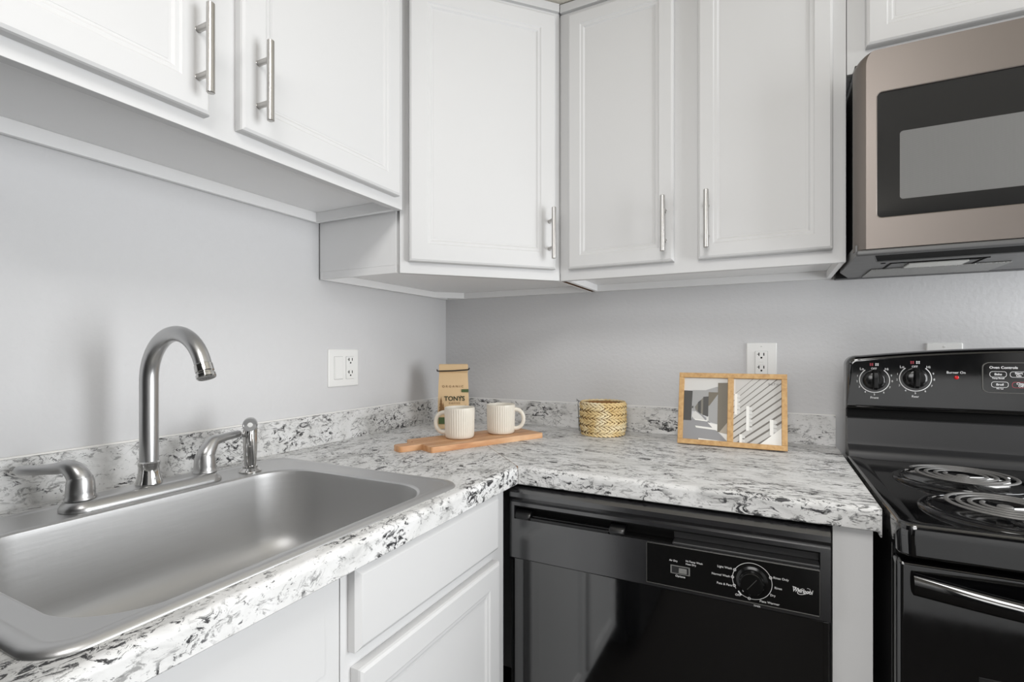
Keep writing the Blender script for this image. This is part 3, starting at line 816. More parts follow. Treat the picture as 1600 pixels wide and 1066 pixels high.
S1 = [(0, [(0, 0), (1, 0), (1, 1), (0, 1)]),
      (6, [(0.2, 0.14), (0.8, 0.14), (0.8, 0.5), (0.2, 0.55)]),
      (4, [(0, 0), (1, 0), (1, 0.08), (0.5, 0.2), (0, 0.21)]),
      (1, [(0, 0.70), (0.19, 0.67), (0.27, 0.52), (0.55, 0.66), (0.78, 0.85), (1.0, 1.0), (0, 1.0)]),
      (4, [(0.19, 0.62), (0.27, 0.54), (0.42, 0.62), (0.50, 0.68), (0.25, 0.68)]),
      (1, [(0.0, 0.72), (0.55, 0.72), (0.6, 0.80), (0.0, 0.80)]),
      (2, [(0.0, 0.215), (0.20, 0.215), (0.185, 0.70), (0.0, 0.70)]),
      (2, [(0.195, 0.47), (0.225, 0.46), (0.225, 0.50), (0.195, 0.50)]),
      (3, [(0.26, 0.48), (0.34, 0.40), (0.34, 0.56), (0.28, 0.52)]),
      (2, [(0.33, 0.40), (0.40, 0.36), (0.40, 0.59), (0.33, 0.55)]),
      (3, [(0.40, 0.36), (0.46, 0.31), (0.46, 0.61), (0.40, 0.58)]),
      (2, [(0.45, 0.31), (0.57, 0.30), (0.57, 0.63), (0.45, 0.60)]),
      (5, [(0.57, 0.23), (0.78, 0.23), (0.78, 0.45), (0.57, 0.45)]),
      (6, [(0.57, 0.47), (0.78, 0.26), (0.78, 0.74), (0.57, 0.70)]),
      (4, [(0.53, 0.63), (0.58, 0.62), (0.58, 0.69), (0.53, 0.70)]),
      (8, [(0.56, 0.72), (0.78, 0.74), (0.79, 0.85), (0.70, 0.82)]),
      (8, [(0.27, 0.67), (0.54, 0.685), (0.56, 0.705), (0.27, 0.69)]),
      (8, [(0.28, 0.78), (0.72, 0.80), (0.78, 0.835), (0.30, 0.81)]),
      (5, [(0.78, 0.075), (1, 0.07), (1, 0.75), (0.82, 0.86), (0.78, 0.86)]),
      (7, [(1, 0.70), (1, 0.88), (0.82, 0.865)]),
      (8, [(0.82, 0.865), (1, 0.89), (1, 0.99)]),
      (8, [(0.36, 0.975), (0.98, 1.0), (0.36, 1.0)])]
photo('photo_print', fb, 0.1295, S1, mats1)
mats2 = ['ph_wall', 'ph_shadow', 'ph_light', 'ph_white', 'ph_grey']
S2 = [(0, [(0, 0), (1, 0), (1, 1), (0, 1)]), (2, [(0, 0), (0.04, 0), (0.03, 0.35), (0, 0.45)])]
n = 17
for i in range(n):
    y0 = -0.36 + i * 0.093 + 0.0010 * i * i
    th = 0.010 + 0.0030 * i
    a = (0.0, y0 + 0.62 - 0.004 * i); b = (1.0, y0 - 0.02 + 0.010 * i)
    pl = [(a[0], a[1]), (b[0], b[1]), (b[0], b[1] + th), (a[0], a[1] + th * 0.75)]
    # keep inside the print
    def clip(pl, axis, lim, keep_less):
        out = []
        for p, q in zip(pl, pl[1:] + pl[:1]):
            pi_ = (p[axis] <= lim) == keep_less or p[axis] == lim; qi = (q[axis] <= lim) == keep_less or q[axis] == lim
            if pi_: out.append(p)
            if pi_ != qi:
                t = (lim - p[axis]) / (q[axis] - p[axis]); out.append((p[0] + (q[0] - p[0]) * t, p[1] + (q[1] - p[1]) * t))
        return out
    pl = clip(pl, 1, 0.0, False)
    if len(pl) > 2: pl = clip(pl, 1, 1.0, True)
    if len(pl) > 2: S2.append((1, pl))
for x, y0, y1, w_ in ((0.02, 0.24, 0.57, 0.12), (0.27, 0.43, 0.81, 0.13), (0.76, 0.62, 0.86, 0.15), (0.13, 0.87, 1.0, 0.12)):
    S2.append((3, [(x, y0), (x + w_ * 0.5, y0), (x + w_ * 0.5, y1), (x, y1)]))
    kk = int((y1 - y0) / 0.062)
    for k in range(kk):
        yy = y0 + 0.01 + 0.062 * k
        S2.append((2, [(x + w_ * 0.5, yy), (x + w_, yy + 0.012), (x + w_, yy + 0.048), (x + w_ * 0.5, yy + 0.052)]))
S2.append((3, [(1, 0.74), (1, 1), (0.56, 1)]))
photo('photo_print', 0.1445, FW - fb, S2, mats2)
m = MB()   # small marks on the right print
def pmark(s, size, x, y):
    m.merge(text_bm(s, size), ML @ front_mat(0.1445 + x * 0.1165, 0.0026, fb + (1 - y) * (FH - 2 * fb)))
pmark('5 x 7 in', 0.0085, 0.84, 0.075)
m.build('printed_marks', M['print_grey'], pf, smooth=False)
m = MB()
for k in range(10):
    a0 = math.radians(-30 + 24 * k); a1 = math.radians(-30 + 24 * (k + 1))
    cx, cv = 0.1445 + 0.88 * 0.1165, fb + 0.135 * (FH - 2 * fb)
    m.face([PF(cx + r * math.cos(a), cv + r * math.sin(a), -0.0027) for r, a in ((0.005, a0), (0.006, a0), (0.006, a1), (0.005, a1))])
m.face([PF(0.1445 + 0.875 * 0.1165, fb + 0.075 * (FH - 2 * fb), -0.0027), PF(0.1445 + 0.885 * 0.1165, fb + 0.075 * (FH - 2 * fb), -0.0027), PF(0.1445 + 0.885 * 0.1165, fb + 0.12 * (FH - 2 * fb), -0.0027), PF(0.1445 + 0.875 * 0.1165, fb + 0.12 * (FH - 2 * fb), -0.0027)])
m.build('printed_marks', M['print_grey'], pf, smooth=False)

# ------------------------------------------------------------------ dishwasher
DX0, DX1, DY = 0.6165, 1.2400, -0.638
dw = thing('dishwasher', 'black built-in dishwasher with dial controls under the right countertop', 'dishwasher')
m = MB(); m.box(DX0 + 0.004, DX1 - 0.004, -0.600, -0.06, 0.09, 0.868, 0.002); m.box(DX0 + 0.01, DX1 - 0.01, -0.56, -0.2, 0.0, 0.09); m.build('tub', M['blacksatin'], dw)
m = MB(); m.box(DX0, DX1 - 0.001, -0.629, -0.601, 0.105, 0.7035, 0.003); m.box(DX0 + 0.0125, DX1 - 0.010, -0.6315, -0.6285, 0.12, 0.7035, 0.001)
m.build('door', M['dwgloss'], dw)
m = MB(); m.box(0.6112, DX0 - 0.001, -0.6205, -0.58, 0.10, 0.868, 0.0005); m.build('side_trim', M['blacksatin'], dw)
# console: section in (y,z); the middle is set back to form the grip recess
zc0, zc1 = 0.7045, 0.8665
m = MB()
def csec(x, rec):
    p = [(-0.602, zc0), (DY + 0.003, zc0), (DY, zc0 + 0.003), (DY, 0.796 if rec else 0.7961)]
    p += [(-0.612 if rec else DY, 0.7985 if rec else 0.805), (-0.612 if rec else DY, 0.8235 if rec else 0.815)]
    p += [(DY, 0.826), (DY + 0.0005, 0.8335), (DY + 0.003, 0.8355), (DY - 0.0035, 0.846), (DY - 0.003, 0.856), (DY + 0.004, 0.8635), (DY + 0.012, zc1), (-0.602, zc1)]
    return [(x, y, z) for y, z in p]
m.grid([csec(DX0 - 0.001, False), csec(DX0 + 0.0105, False)], True, True, False)
m.grid([csec(DX0 + 0.0105, True), csec(1.2245, True)], True, False, False)
m.grid([csec(1.2245, False), csec(DX1, False)], True, False, True)
for x in (DX0 + 0.0105, 1.2245):      # end walls of the recess
    a, b = csec(x, True), csec(x, False)
    m.face([b[3], b[4], b[5], b[6], a[5], a[4]])
con = m.build('console', M['dwplastic'], dw, angle=30)
m = MB()
m.box(0.6285, 1.2235, -0.6125, -0.6105, 0.7986, 0.8234); m.box(0.6285, 1.2235, -0.6365, -0.6125, 0.7960, 0.7992); m.box(0.6285, 1.2235, -0.6365, -0.6125, 0.8228, 0.8250)
m.build('recess_shade', M['slot'], con)  # dark sheets standing in for the shade inside the grip recess
# latch handle with two grips and a bar
m = MB()
for x0, x1 in ((0.6285, 0.6675), (0.8480, 0.8800)):
    rings = []
    for x, s in ((x0, 0.86), (x0 + 0.004, 1.0), (x1 - 0.006, 1.0), (x1, 0.86)):
        rings.append([(x, -0.640 + 0.020 * (1 - s) + (y + 0.640), 0.809 + (z - 0.809) * s) for y, z in ((-0.613, 0.7965), (-0.6395, 0.7965), (-0.6425, 0.7985), (-0.6435, 0.803), (-0.6405, 0.810), (-0.633, 0.8155), (-0.613, 0.8175))])
    m.grid(rings, True, True, True)
m.box(0.6675, 0.8480, -0.640, -0.632, 0.7965, 0.8035, 0.002); m.box(0.6675, 0.8480, -0.631, -0.622, 0.7965, 0.8055, 0.002)
m.build('latch_handle', M['latch'], dw, angle=40)
m = MB(); m.box(0.975, 1.2243, -0.640, -0.6125, 0.7962, 0.8035, 0.0025); m.box(0.975, 1.2243, -0.6165, -0.6125, 0.8035, 0.8225, 0.001)
m.build('vent_ledge', M['blacksatin'], dw)
PX0, PX1, PZ0, PZ1 = 0.9255, 1.2242, 0.7135, 0.7945
m = MB(); m.prism(rrect(PX0, PX1, PZ0, PZ1, 0.002, 3), lambda u, v, d: (u, -d, v), 0.6382, 0.6398); pan = m.build('control_panel', M['knobblack'], dw)
m = MB()
for a in ((PX0, PX1, PZ0, PZ0 + 0.0018), (PX0, PX0 + 0.0010, PZ0, PZ1), (PX1 - 0.0014, PX1, PZ0, PZ1), (PX0, PX1, PZ1 - 0.0010, PZ1)): m.box(a[0], a[1], -0.6408, -0.6396, a[2], a[3], 0.0003)
m.build('silver_border', M['silver'], pan)
YP = -0.6400
def ringband(m, cx, cz, r0, r1, a0=0, a1=360, n=48, y=YP, t=0.0003):
    for k in range(n):
        b0, b1 = math.radians(a0 + (a1 - a0) * k / n), math.radians(a0 + (a1 - a0) * (k + 1) / n)
        m.face([(cx + r * math.cos(a), y - t, cz + r * math.sin(a)) for r, a in ((r0, b0), (r1, b0), (r1, b1), (r0, b1))])
KX, KZ = 1.1168, 0.7545
m = MB()
m.tube([(KX, YP - a, KZ) for a in (0.0, 0.0015, 0.003, 0.0145, 0.0165, 0.017)], [0.0265, 0.0265, 0.0222, 0.0205, 0.0185, 0.012], 40)
kn = m.build('dial_knob', M['knobblack'], pan, angle=40)
m = MB(); R45 = Matrix.Translation((KX, YP, KZ)) @ Matrix.Rotation(math.radians(38), 4, 'Y')
m.box(-0.0006, 0.0006, -0.0176, -0.0165, -0.012, 0.013, M4=R45, mi=0); m.box(-0.0011, 0.0011, -0.0065, -0.0025, -0.0245, -0.0185, M4=R45, mi=1)
m.build('pointer', [M['silver'], M['print_white']], kn)
m = MB()
ringband(m, KX, KZ, 0.0325, 0.0333, -128, 215)
for an in (152, 178, 205, -98, 22): 
    ringband(m, KX + 0.0329 * math.cos(math.radians(an)), KZ + 0.0329 * math.sin(math.radians(an)), 0.0017, 0.0026, n=16, t=0.0004)
m.merge((lambda t: (bmesh.ops.create_cube(t, size=1), t)[1])(bmesh.new()), Matrix.Translation((KX + 0.0329 * math.cos(math.radians(232)), YP - 0.0003, KZ + 0.0329 * math.sin(math.radians(232)))) @ Matrix.Rotation(math.radians(52), 4, 'Y') @ Matrix.Diagonal((0.0085, 0.0005, 0.0024, 1)))
def dtext(s, size, x, z, al='CENTER', **k): m.merge(text_bm(s, size, al, **k), front_mat(x, YP - 0.0003, z))
dtext('Light Wash', 0.0056, KX - 0.0335, KZ + 0.0165, 'RIGHT'); dtext('Normal Wash', 0.0056, KX - 0.037, KZ + 0.0010, 'RIGHT')
dtext('Pots & Pans', 0.0056, KX - 0.0335, KZ - 0.0150, 'RIGHT'); dtext('OFF', 0.0056, KX - 0.0235, KZ - 0.0305, 'CENTER')
dtext('Rinse Only', 0.0056, KX + 0.0345, KZ + 0.0135, 'LEFT'); dtext('Rinse', 0.0056, KX + 0.0365, KZ - 0.0045, 'LEFT')
dtext('Dry', 0.0056, KX + 0.0295, KZ - 0.0190, 'LEFT'); dtext('Plate Warmer', 0.0056, KX + 0.0125, KZ - 0.0335, 'LEFT')
m.build('dial_legend', M['print_white'], pan, smooth=False)
m = MB()
dtext('Air Dry', 0.0050, 0.9775, 0.7662, 'CENTER'); dtext('Hi-Temp Wash', 0.0050, 1.0005, 0.7695, 'LEFT'); dtext('Heat Dry', 0.0050, 1.0005, 0.7640, 'LEFT')
m.build('printed_legend', M['print_white'], pan, smooth=False)
m = MB()
dtext('Options', 0.0056, 0.9905, 0.7375, 'CENTER')
m.build('printed_legend', M['print_white'], pan, smooth=False)
m = MB(); LX, LZ = 1.1965, 0.7535
dtext('Whirlpool', 0.0102, LX + 0.0005, LZ, 'CENTER', shear=0.28, bold=0.00018, sx=0.72)
for k in range(30):
    b0, b1 = math.radians(12 * k), math.radians(12 * (k + 1))
    if 4 <= k <= 6: continue
    RO = Matrix.Rotation(math.radians(-28), 4, 'Y')
    th = 0.0005 + 0.0004 * abs(math.sin(b0 / 2))
    def ep(b, o): 
        v = RO @ Vector(((0.0104 + o) * math.cos(b), 0, (0.0042 + o) * math.sin(b)))
        return (LX + 0.003 + v.x, YP - 0.0004, LZ + v.z)
    m.face([ep(b0, 0), ep(b0, th), ep(b1, th), ep(b1, 0)])
m.face([(LX - 0.0150, YP - 0.0004, LZ + 0.0058), (LX - 0.0135, YP - 0.0004, LZ + 0.0044), (LX - 0.006, YP - 0.0004, LZ + 0.0028), (LX - 0.009, YP - 0.0004, LZ + 0.0050)])
m.build('emblem', M['print_white'], pan, smooth=False)
m = MB(); m.box(0.9722, 1.0085, YP - 0.0012, YP + 0.0002, 0.7420, 0.7575, 0.0006); sb = m.build('option_switch', M['blacksatin'], pan)
m = MB()
for a in ((0.9722, 1.0085, 0.7565, 0.7578), (0.9722, 1.0085, 0.7417, 0.7430), (0.9722, 0.9745, 0.742, 0.7575), (1.0062, 1.0085, 0.742, 0.7575)): m.box(a[0], a[1], YP - 0.0018, YP, a[2], a[3], 0.0003)
m.build('switch_bezel', M['print_grey'], sb)
m = MB(); m.box(0.988, 1.003, YP - 0.0045, YP - 0.001, 0.7448, 0.7545, 0.0012); m.build('slider', M['print_grey'], sb)
m = MB(); m.merge(text_bm('TIMER', 0.0042), front_mat(1.125, DY - 0.0004, 0.7095)); m.build('small_lettering', M['print_white'], dw, smooth=False)

# ------------------------------------------------------------------ range
RX0, RX1 = 1.3185, 2.0795
RC = (RX0 + RX1) / 2
CZ = 0.9175
rg_ = thing('range', 'black freestanding electric coil range beside the right countertop', 'stove')
m = MB(); m.box(RX0 + 0.004, RX1 - 0.004, -0.655, -0.045, 0.02, 0.890, 0.002); m.box(RX0 + 0.02, RX1 - 0.02, -0.62, -0.08, 0.0, 0.02); m.build('body', M['black'], rg_)
# cooktop: rounded shell with raised rim
m = MB()
KY0, KY1 = -0.722, -0.150
def kr(i, r, z): return rring(RX0 + i, RX1 - i, KY0 + i, KY1 - i, max(r, 0.003), z)
m.grid([kr(0.004, 0.02, 0.868), kr(0.001, 0.022, 0.872), kr(0.0, 0.022, 0.900), kr(0.001, 0.022, CZ - 0.004), kr(0.004, 0.02, CZ - 0.0005), kr(0.008, 0.018, CZ),
        kr(0.020, 0.014, CZ - 0.0005), kr(0.028, 0.012, CZ - 0.0035), kr(0.034, 0.010, CZ - 0.0045), kr(0.10, 0.006, CZ - 0.005)], True, True, True)
m.build('cooktop', M['black'], rg_, angle=50)
def burner(cx, cy, rp, rc, turns):
    m = MB(); z = CZ - 0.0045
    m.lathe([(rp * 0.25, z + 0.0008), (rp * 0.6, z + 0.001), (rp * 0.80, z + 0.0018), (rp * 0.90, z + 0.0058), (rp * 0.96, z + 0.0066), (rp, z + 0.003), (rp + 0.0005, z)], (cx, cy, 0), 64)
    p = m.build('drip_pan', M['pan'], rg_, angle=60)
    m = MB()
    for k in range(64):
        b0, b1 = 2 * PI * k / 64, 2 * PI * (k + 1) / 64
    m.tube([(cx + (rp * 0.88) * math.cos(2 * PI * k / 64), cy + (rp * 0.88) * math.sin(2 * PI * k / 64), z + 0.0058) for k in range(64)], 0.0014, 8, closed=True)
    m.build('trim_ring', M['pan'], p)
    m = MB(); pts = []
    n = int(turns * 44)
    for i in range(n + 1):
        f = i / n; a = 2 * PI * turns * f + 2.6
        r = 0.027 + (rc - 0.0035 - 0.027) * f
        pts.append((cx + r * math.cos(a), cy + r * math.sin(a), z + 0.0165))
    a = 2 * PI * turns + 2.6
    m.tube(pts, 0.0034, 12, flat=0.6)
    c_ = m.build('heating_coil', M['coil'], rg_, angle=60)
    m = MB()
    for k in range(3):
        a = 2 * PI * k / 3 + 0.5
        u = Vector((math.cos(a), math.sin(a), 0)); s = Vector((-u.y, u.x, 0))
        p0 = Vector((cx, cy, z + 0.0095)); p1 = p0 + u * (rp * 0.86) - Vector((0, 0, 0.002))
        m.grid([[p0 + s * 0.0008 + Vector((0, 0, 0.003)), p0 - s * 0.0008 + Vector((0, 0, 0.003)), p0 - s * 0.0008 - Vector((0, 0, 0.004)), p0 + s * 0.0008 - Vector((0, 0, 0.004))],
                [p1 + s * 0.0008 + Vector((0, 0, 0.003)), p1 - s * 0.0008 + Vector((0, 0, 0.003)), p1 - s * 0.0008 - Vector((0, 0, 0.004)), p1 + s * 0.0008 - Vector((0, 0, 0.004))]], True, True, True)
    m.build('coil_support', M['chrome'], c_)
    m = MB(); m.lathe([(0.0, z + 0.016), (0.009, z + 0.016), (0.0105, z + 0.0145), (0.0105, z + 0.011), (0.0, z + 0.010)], (cx, cy, 0), 32); m.build('centre_disc', M['coil'], c_)
burner(1.4905, -0.362, 0.1130, 0.0900, 4.0)
burner(1.4820, -0.5885, 0.1100, 0.0840, 3.6)
burner(1.9075, -0.362, 0.1130, 0.0900, 4.0)
burner(1.9160, -0.5885, 0.1100, 0.0840, 3.6)
# back riser
m = MB()
sec = [(-0.115, CZ - 0.006), (-0.178, CZ - 0.006), (-0.178, CZ + 0.004), (-0.1745, CZ + 0.013), (-0.169, CZ + 0.0185), (-0.1615, CZ + 0.0215), (-0.1565, CZ + 0.027), (-0.1550, CZ + 0.036),
       (-0.150, 1.008), (-0.1475, 1.0105), (-0.128, 1.0105), (-0.128, 1.035), (-0.115, 1.035)]
m.grid([[(RX0 + 0.004, y, z) for y, z in sec], [(RX1 - 0.004, y, z) for y, z in sec]], True, True, True)
m.build('back_riser', M['blacksatin'], rg_, angle=30)
m = MB(); m.box(RX0 + 0.005, RX1 - 0.005, -0.1465, -0.1275, 1.0107, 1.0335); m.build('shadow_gap', M['slot'], rg_)  # black strip standing in for the shade under the control housing
# control housing with a gently arched top
prof = []
top = [(RX0, 1.140)]
zt = lambda x: 1.1655 + (1.1855 - 1.1655) * (1 - ((x - RC) / (RC - RX0 - 0.03)) ** 2)
lft = [(RX0, 1.031), (RX0, 1.142)]
for i in range(1, 9):
    a = PI - PI / 2 * i / 8
    lft.append((RX0 + 0.024 + 0.024 * math.cos(a), 1.142 + 0.0235 * math.sin(a)))
mid = [(RX0 + 0.03 + (RX1 - RX0 - 0.06) * i / 24, zt(RX0 + 0.03 + (RX1 - RX0 - 0.06) * i / 24)) for i in range(25)]
rgt = [(2 * RC - x, z) for x, z in reversed(lft)]
outl = lft + mid + rgt
m = MB()
rings = []
zmid = 1.10; YF = -0.1655
def slant(z): return YF
def inset_poly(pl, d):
    n = len(pl); out = []
    for i in range(n):
        a, b = Vector((*pl[i - 1], 0)), Vector((*pl[(i + 1) % n], 0))
        t = (b - a).normalized()
        out.append((pl[i][0] + t.y * d, pl[i][1] - t.x * d))
    return out
for ins_, dy in ((0.0, 0.05), (0.0, 0.018), (0.0012, 0.009), (0.004, 0.0035), (0.009, 0.0008), (0.014, 0.0)):
    rings.append([(x, slant(z) + dy, z) for x, z in inset_poly(outl, ins_)])
m.grid(rings, True, True, True)
hs = m.build('control_housing', M['black'], rg_, angle=30)
def hp(x, z, off=0.0):     # point on the leaning housing face
    return Vector((x, slant(z) - off, z))
tilt = Matrix.Identity(4)
def HM(x, z, off=0.0004):
    p = hp(x, z, off)
    return Matrix.Translation(p) @ tilt @ front_mat(0, 0, 0)
def htext(m, s, size, x, z, al='CENTER', mi=0, **k): m.merge(text_bm(s, size, al, **k), HM(x, z), mi)
def hband(m, cx, cz, r0, r1, a0, a1, n=40, mi=0):
    for k in range(n):
        b0, b1 = math.radians(a0 + (a1 - a0) * k / n), math.radians(a0 + (a1 - a0) * (k + 1) / n)
        m.face([HM(cx, cz, 0.0006) @ Vector((r * math.cos(a), r * math.sin(a), 0)) for r, a in ((r0, b0), (r1, b0), (r1, b1), (r0, b1))], mi)
def range_knob(cx, cz, word, hot):
    H = HM(cx, cz, 0.0)
    m = MB()
    q = [(0.0003, 0.0238), (0.002, 0.0240), (0.0055, 0.0230), (0.010, 0.0205), (0.0125, 0.0165), (0.013, 0.004)]
    m.tube([H @ Vector((0, 0, a)) for a, _ in q], [r for _, r in q], 40)
    rings = []
    for yy, ww, h0 in ((-0.0235, 0.0052, 0.018), (-0.018, 0.0058, 0.0235), (0, 0.0062, 0.025), (0.018, 0.0058, 0.0235), (0.0255, 0.0048, 0.015)):
        rings.append([H @ Vector(p) for p in ((-ww, yy, 0.002), (-ww, yy, h0 * 0.8), (-ww * 0.6, yy, h0), (ww * 0.6, yy, h0), (ww, yy, h0 * 0.8), (ww, yy, 0.002))])
    m.grid(rings, True, True, True)
    k = m.build('knob', M['knobblack'], hs, angle=40)
    m = MB()
    hband(m, cx, cz, 0.0296, 0.0312, 128, 412)
    htext(m, 'Lo', 0.0085, cx - 0.0255, cz + 0.0265); htext(m, 'Hi', 0.0085, cx + 0.0245, cz + 0.0265)
    for i, an in zip('123456789', (165, 187, 210, 238, 270, 302, 330, 356, 18)):
        htext(m, i, 0.0066, cx + 0.0355 * math.cos(math.radians(an)), cz + 0.0355 * math.sin(math.radians(an)))
    htext(m, word, 0.0074, cx, cz - 0.0435); htext(m, 'OFF', 0.0066, cx - 0.001, cz + 0.0275)
    for i in range(2):      # small burner position icons, the red one marks the burner in use
        ox, oz = cx - 0.006 + 0.011 * i, cz + 0.0385
        for a, b in ((-0.002, 0.001), (0.002, 0.001), (-0.002, -0.0025), (0.002, -0.0025)):
            hband(m, ox + a, oz + b, 0.0006, 0.0015, 0, 360, 10, 1 if i == 0 else 0)
    m.build('dial_markings', [M['print_white'], M['print_red']], hs, smooth=False)
for cx, cz, wd in ((1.3760, 1.1060, 'Front'), (1.4560, 1.1120, 'Rear'), (1.9420, 1.1120, 'Rear'), (2.0220, 1.1060, 'Front')):
    range_knob(cx, cz, wd, True)
m = MB(); htext(m, 'Burner On', 0.0078, 1.5310, 1.1268); m.build('lamp_lettering', M['print_white'], hs, smooth=False)
m = MB(); H = HM(1.5318, 1.1155, 0.0)
m.tube([H @ Vector((0, 0, a)) for a in (0.0002, 0.0018, 0.003)], [0.0044, 0.004, 0.0018], 20); m.build('indicator_lamp', M['redlamp'], hs)
# oven control pad
m = MB()
def padpt(u, v, d): return HM(u, v, 0.0) @ Vector((0, 0, d))
m.prism(rrect(1.5775, 1.8205, 1.0835, 1.1505, 0.012, 6), padpt, 0.0, 0.0012, 0.0006); pad = m.build('oven_control_pad', M['black'], hs)
m = MB(); o_ = rrect(1.5765, 1.8215, 1.0825, 1.1515, 0.013, 8); i_ = rrect(1.5785, 1.8195, 1.0840, 1.1500, 0.0112, 8)
m.grid([[padpt(u, v, 0.0003) for u, v in o_], [padpt(u, v, 0.0018) for u, v in o_], [padpt(u, v, 0.0018) for u, v in i_], [padpt(u, v, 0.0012) for u, v in i_]]); m.build('pad_border', M['silver'], pad)
m = MB()
def ptext(s, size, x, z, mi=0): m.merge(text_bm(s, size, bold=0.0001), HM(x, z, 0.0016), mi)
def key(cx, cz, words, sub, mi=0):
    o_ = rrect(cx - 0.0145, cx + 0.0145, cz - 0.0065, cz + 0.0065, 0.005, 5); i_ = rrect(cx - 0.0138, cx + 0.0138, cz - 0.0058, cz + 0.0058, 0.0044, 5)
    m.grid([[padpt(u, v, 0.0015) for u, v in o_], [padpt(u, v, 0.0015) for u, v in i_]], True, False, False, mi)
    for i, s in enumerate(words): ptext(s, 0.0066, cx, cz + (0.0027 - 0.0054 * i if len(words) > 1 else 0))
    if sub: ptext(sub, 0.0042, cx, cz - 0.0090)
ptext('Oven Controls', 0.0078, 1.6130, 1.1395)
key(1.6040, 1.1245, ['Bake'], 'Temp Recall'); key(1.6385, 1.1245, ['Start', 'On'], None)
key(1.6070, 1.1015, ['Broil'], 'Hi / Lo'); key(1.6420, 1.1015, ['Clear', 'Off'], None, 1)
m.build('key_markings', [M['print_white'], M['print_red']], pad, smooth=False)
m = MB()
key(1.7560, 1.1245, ['Clock'], None); key(1.7905, 1.1245, ['Timer'], None); key(1.7560, 1.1015, ['Clean'], None); key(1.7905, 1.1015, ['Light'], None)
m.build('key_markings', [M['print_white'], M['print_red']], pad, smooth=False)
# front: fascia gap, oven door, handle, drawer
m = MB(); m.box(RX0 + 0.006, RX1 - 0.006, -0.672, -0.655, 0.845, 0.868, 0.001); m.build('vent_strip', M['slot'], rg_)
m = MB(); m.box(RX0 + 0.002, RX1 - 0.002, -0.697, -0.657, 0.245, 0.8555, 0.010, 4); dr_ = m.build('oven_door', M['black'], rg_, angle=40)
m = MB(); m.box(RX0 + 0.10, RX1 - 0.10, -0.6980, -0.696, 0.36, 0.70, 0.0008); m.build('oven_window', M['glass'], dr_)
m = MB()
def hsec(x, out, half):
    pts = []
    for k in range(14):
        a = 2 * PI * k / 14
        pts.append((x, -0.699 - out + 0.010 * math.cos(a), 0.822 - out * 0.10 + half * math.sin(a)))
    return pts
rings = []
for i in range(25):
    f = i / 24; x = RX0 + 0.022 + (RX1 - RX0 - 0.044) * f
    e = min(1, min(f, 1 - f) / 0.28); e = math.sin(e * PI / 2)
    rings.append(hsec(x, 0.002 + 0.040 * e, 0.013 + 0.004 * (1 - e)))
m.grid(rings, True, True, True); m.build('handle', M['black'], dr_, angle=60)
m = MB(); m.box(RX0 + 0.002, RX1 - 0.002, -0.694, -0.657, 0.045, 0.238, 0.008, 3); m.build('storage_drawer', M['black'], rg_)

# ------------------------------------------------------------------ microwave
MX0, MX1 = 1.3055, 2.0660
mw = thing('microwave', 'stainless over-the-range microwave mounted above the black range', 'microwave')
MYF = -0.408
m = MB(); m.box(MX0 + 0.003, MX1 - 0.003, -0.375, -0.002, 1.398, 1.786, 0.002); m.build('housing', M['black'], mw)
XD = 1.880
P = lambda u, v, d: (u, -d, v)
m = MB()
z0, z1 = 1.3865, 1.7930
oc = arc(MX0 + 0.028, z1 - 0.028, 0.028, 180, 90, 8)
out = [(MX0, z0)] + oc + [(XD, z1), (XD, z0)]
out = [(MX0, z0), ] + [(x, z) for x, z in oc] + [(XD, z1), (XD, z0)]
wx0, wx1, wz0, wz1 = 1.3412, 1.825, 1.4478, 1.7065
# bullnosed left edge: rings stepping forward
rings = []
for sh, dep in ((0.0, 0.370), (0.0008, 0.383), (0.0035, 0.393), (0.008, 0.4008), (0.0135, 0.4058), (0.0185, 0.408)):
    rr = []
    for x, z in out:
        xx = x + sh * max(0, 1 - (x - MX0) / 0.04) if x < MX0 + 0.04 else x
        rr.append((xx, -dep, z))
    rings.append(rr)
m.grid(rings, True, True, False)
# front face with the window opening
wo = rrect(wx0, wx1, wz0, wz1, 0.010, 6)
fo = rings[-1]
t = bmesh.new()
vo = [t.verts.new(p) for p in fo]; vi = [t.verts.new((x, -0.408, z)) for x, z in wo]
eo = [t.edges.new((vo[i], vo[(i + 1) % len(vo)])) for i in range(len(vo))]
ei = [t.edges.new((vi[i], vi[(i + 1) % len(vi)])) for i in range(len(vi))]
bmesh.ops.triangle_fill(t, use_beauty=True, use_dissolve=False, edges=eo + ei)
m.merge(t)
wi = rrect(wx0 + 0.0016, wx1 - 0.0016, wz0 + 0.0016, wz1 - 0.0016, 0.0085, 6)
m.grid([[(x, -0.408, z) for x, z in wo], [(x, -0.4072, z) for x, z in wi], [(x, -0.404, z) for x, z in wi]], True)
dr_ = m.build('door', M['mwsteel'], mw, angle=25)
m = MB()
g_o = rrect(wx0 + 0.001, wx1 - 0.001, wz0 + 0.001, wz1 - 0.001, 0.0085, 6); g_i = rrect(1.3808, 1.788, 1.4835, 1.6205, 0.006, 6)
m.grid([[(x, -0.4045, z) for x, z in g_o], [(x, -0.4045, z) for x, z in g_i]], True, False, False, 0)
m.face([(x, -0.4045, z) for x, z in reversed(g_i)], 1)
m.build('window_glass', [M['glass'], M['screen']], dr_, smooth=False)
m = MB(); m.tube([(1.853, -0.408, 1.44), (1.853, -0.45, 1.455), (1.853, -0.455, 1.48), (1.853, -0.455, 1.70), (1.853, -0.45, 1.725), (1.853, -0.408, 1.74)], 0.010, 14); m.build('handle', M['mwsteel'], dr_, angle=60)
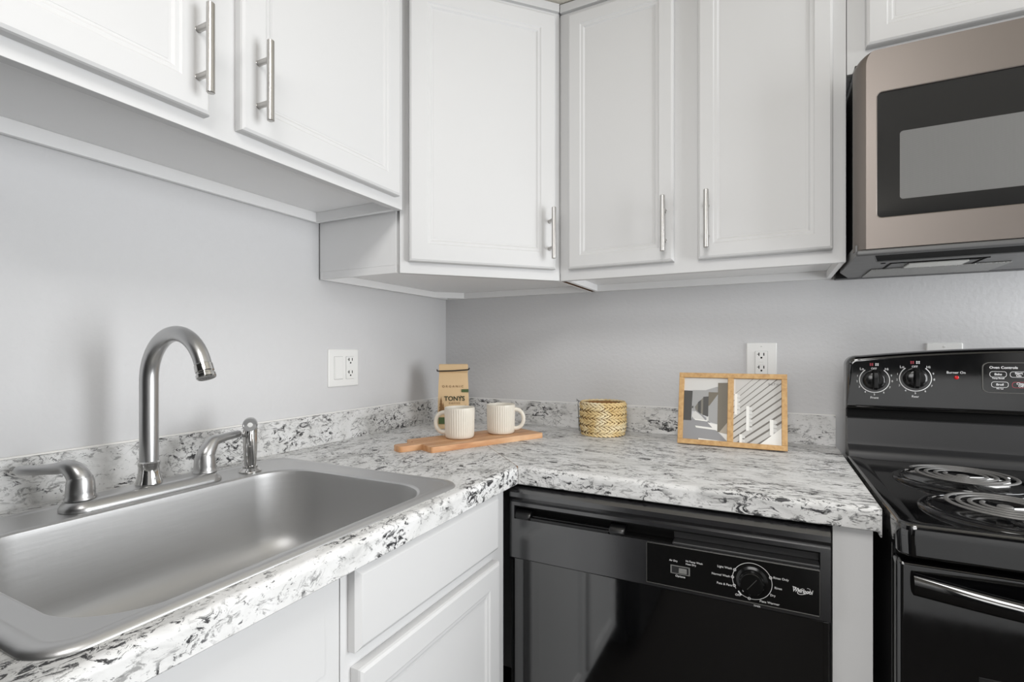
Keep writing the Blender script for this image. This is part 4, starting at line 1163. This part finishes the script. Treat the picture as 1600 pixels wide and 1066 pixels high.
m = MB(); m.box(XD + 0.002, MX1, MYF, -0.376, 1.3865, 1.793, 0.004); m.box(XD + 0.02, MX1 - 0.02, MYF - 0.001, MYF, 1.44, 1.75, 0.0004); m.build('control_panel', M['black'], mw)
# underside: front lip, dark intake, plate, lamp lens, filters
m = MB(); m.box(MX0 + 0.001, MX1 - 0.001, -0.4095, -0.3955, 1.3735, 1.3855, 0.004, 3); m.build('bottom_lip', M['greyplate'], mw)
m = MB(); m.box(MX0 + 0.040, MX1 - 0.040, -0.3955, -0.298, 1.3765, 1.397); m.build('air_intake', M['slot'], mw)
m = MB()
zb = 1.3745
m.prism([(MX0 + 0.002, -0.3955), (MX0 + 0.035, -0.3955), (MX0 + 0.055, -0.300), (MX1 - 0.055, -0.300), (MX1 - 0.035, -0.3955), (MX1 - 0.002, -0.3955), (MX1 - 0.002, -0.14), (MX1 - 0.03, -0.035), (MX0 + 0.03, -0.035), (MX0 + 0.002, -0.14)],
        flat, 1.398, zb, 0.003)
bp = m.build('bottom_plate', M['greyplate'], mw, angle=30)
m = MB(); m.box(1.425, 1.530, -0.256, -0.205, zb - 0.0045, zb - 0.0002, 0.0015); m.build('lamp_lens', M['lens'], bp)
m = MB(); m.box(1.390, 1.560, -0.272, -0.268, zb - 0.0015, zb - 0.0002); m.box(1.388, 1.392, -0.272, -0.14, zb - 0.0015, zb - 0.0002); m.box(1.552, 1.556, -0.272, -0.14, zb - 0.0015, zb - 0.0002)
m.lathe([(0.0, zb - 0.001), (0.005, zb - 0.001), (0.005, zb - 0.0002)], (1.375, -0.276, 0), 16); m.box(1.530, 1.548, -0.262, -0.252, zb - 0.0012, zb - 0.0002); m.build('seam_lines', M['slot'], bp)
for x0, x1 in ((1.365, 1.62), (1.75, 2.005)):
    m = MB(); m.box(x0, x1, -0.190, -0.060, zb - 0.0035, zb - 0.0002, 0.001); m.build('grease_filter', M['mesh'], bp)
m = MB(); m.box(MX0 + 0.004, MX1 - 0.004, -0.034, -0.002, 1.374, 1.398, 0.001); m.build('wall_bracket', M['blacksatin'], mw)
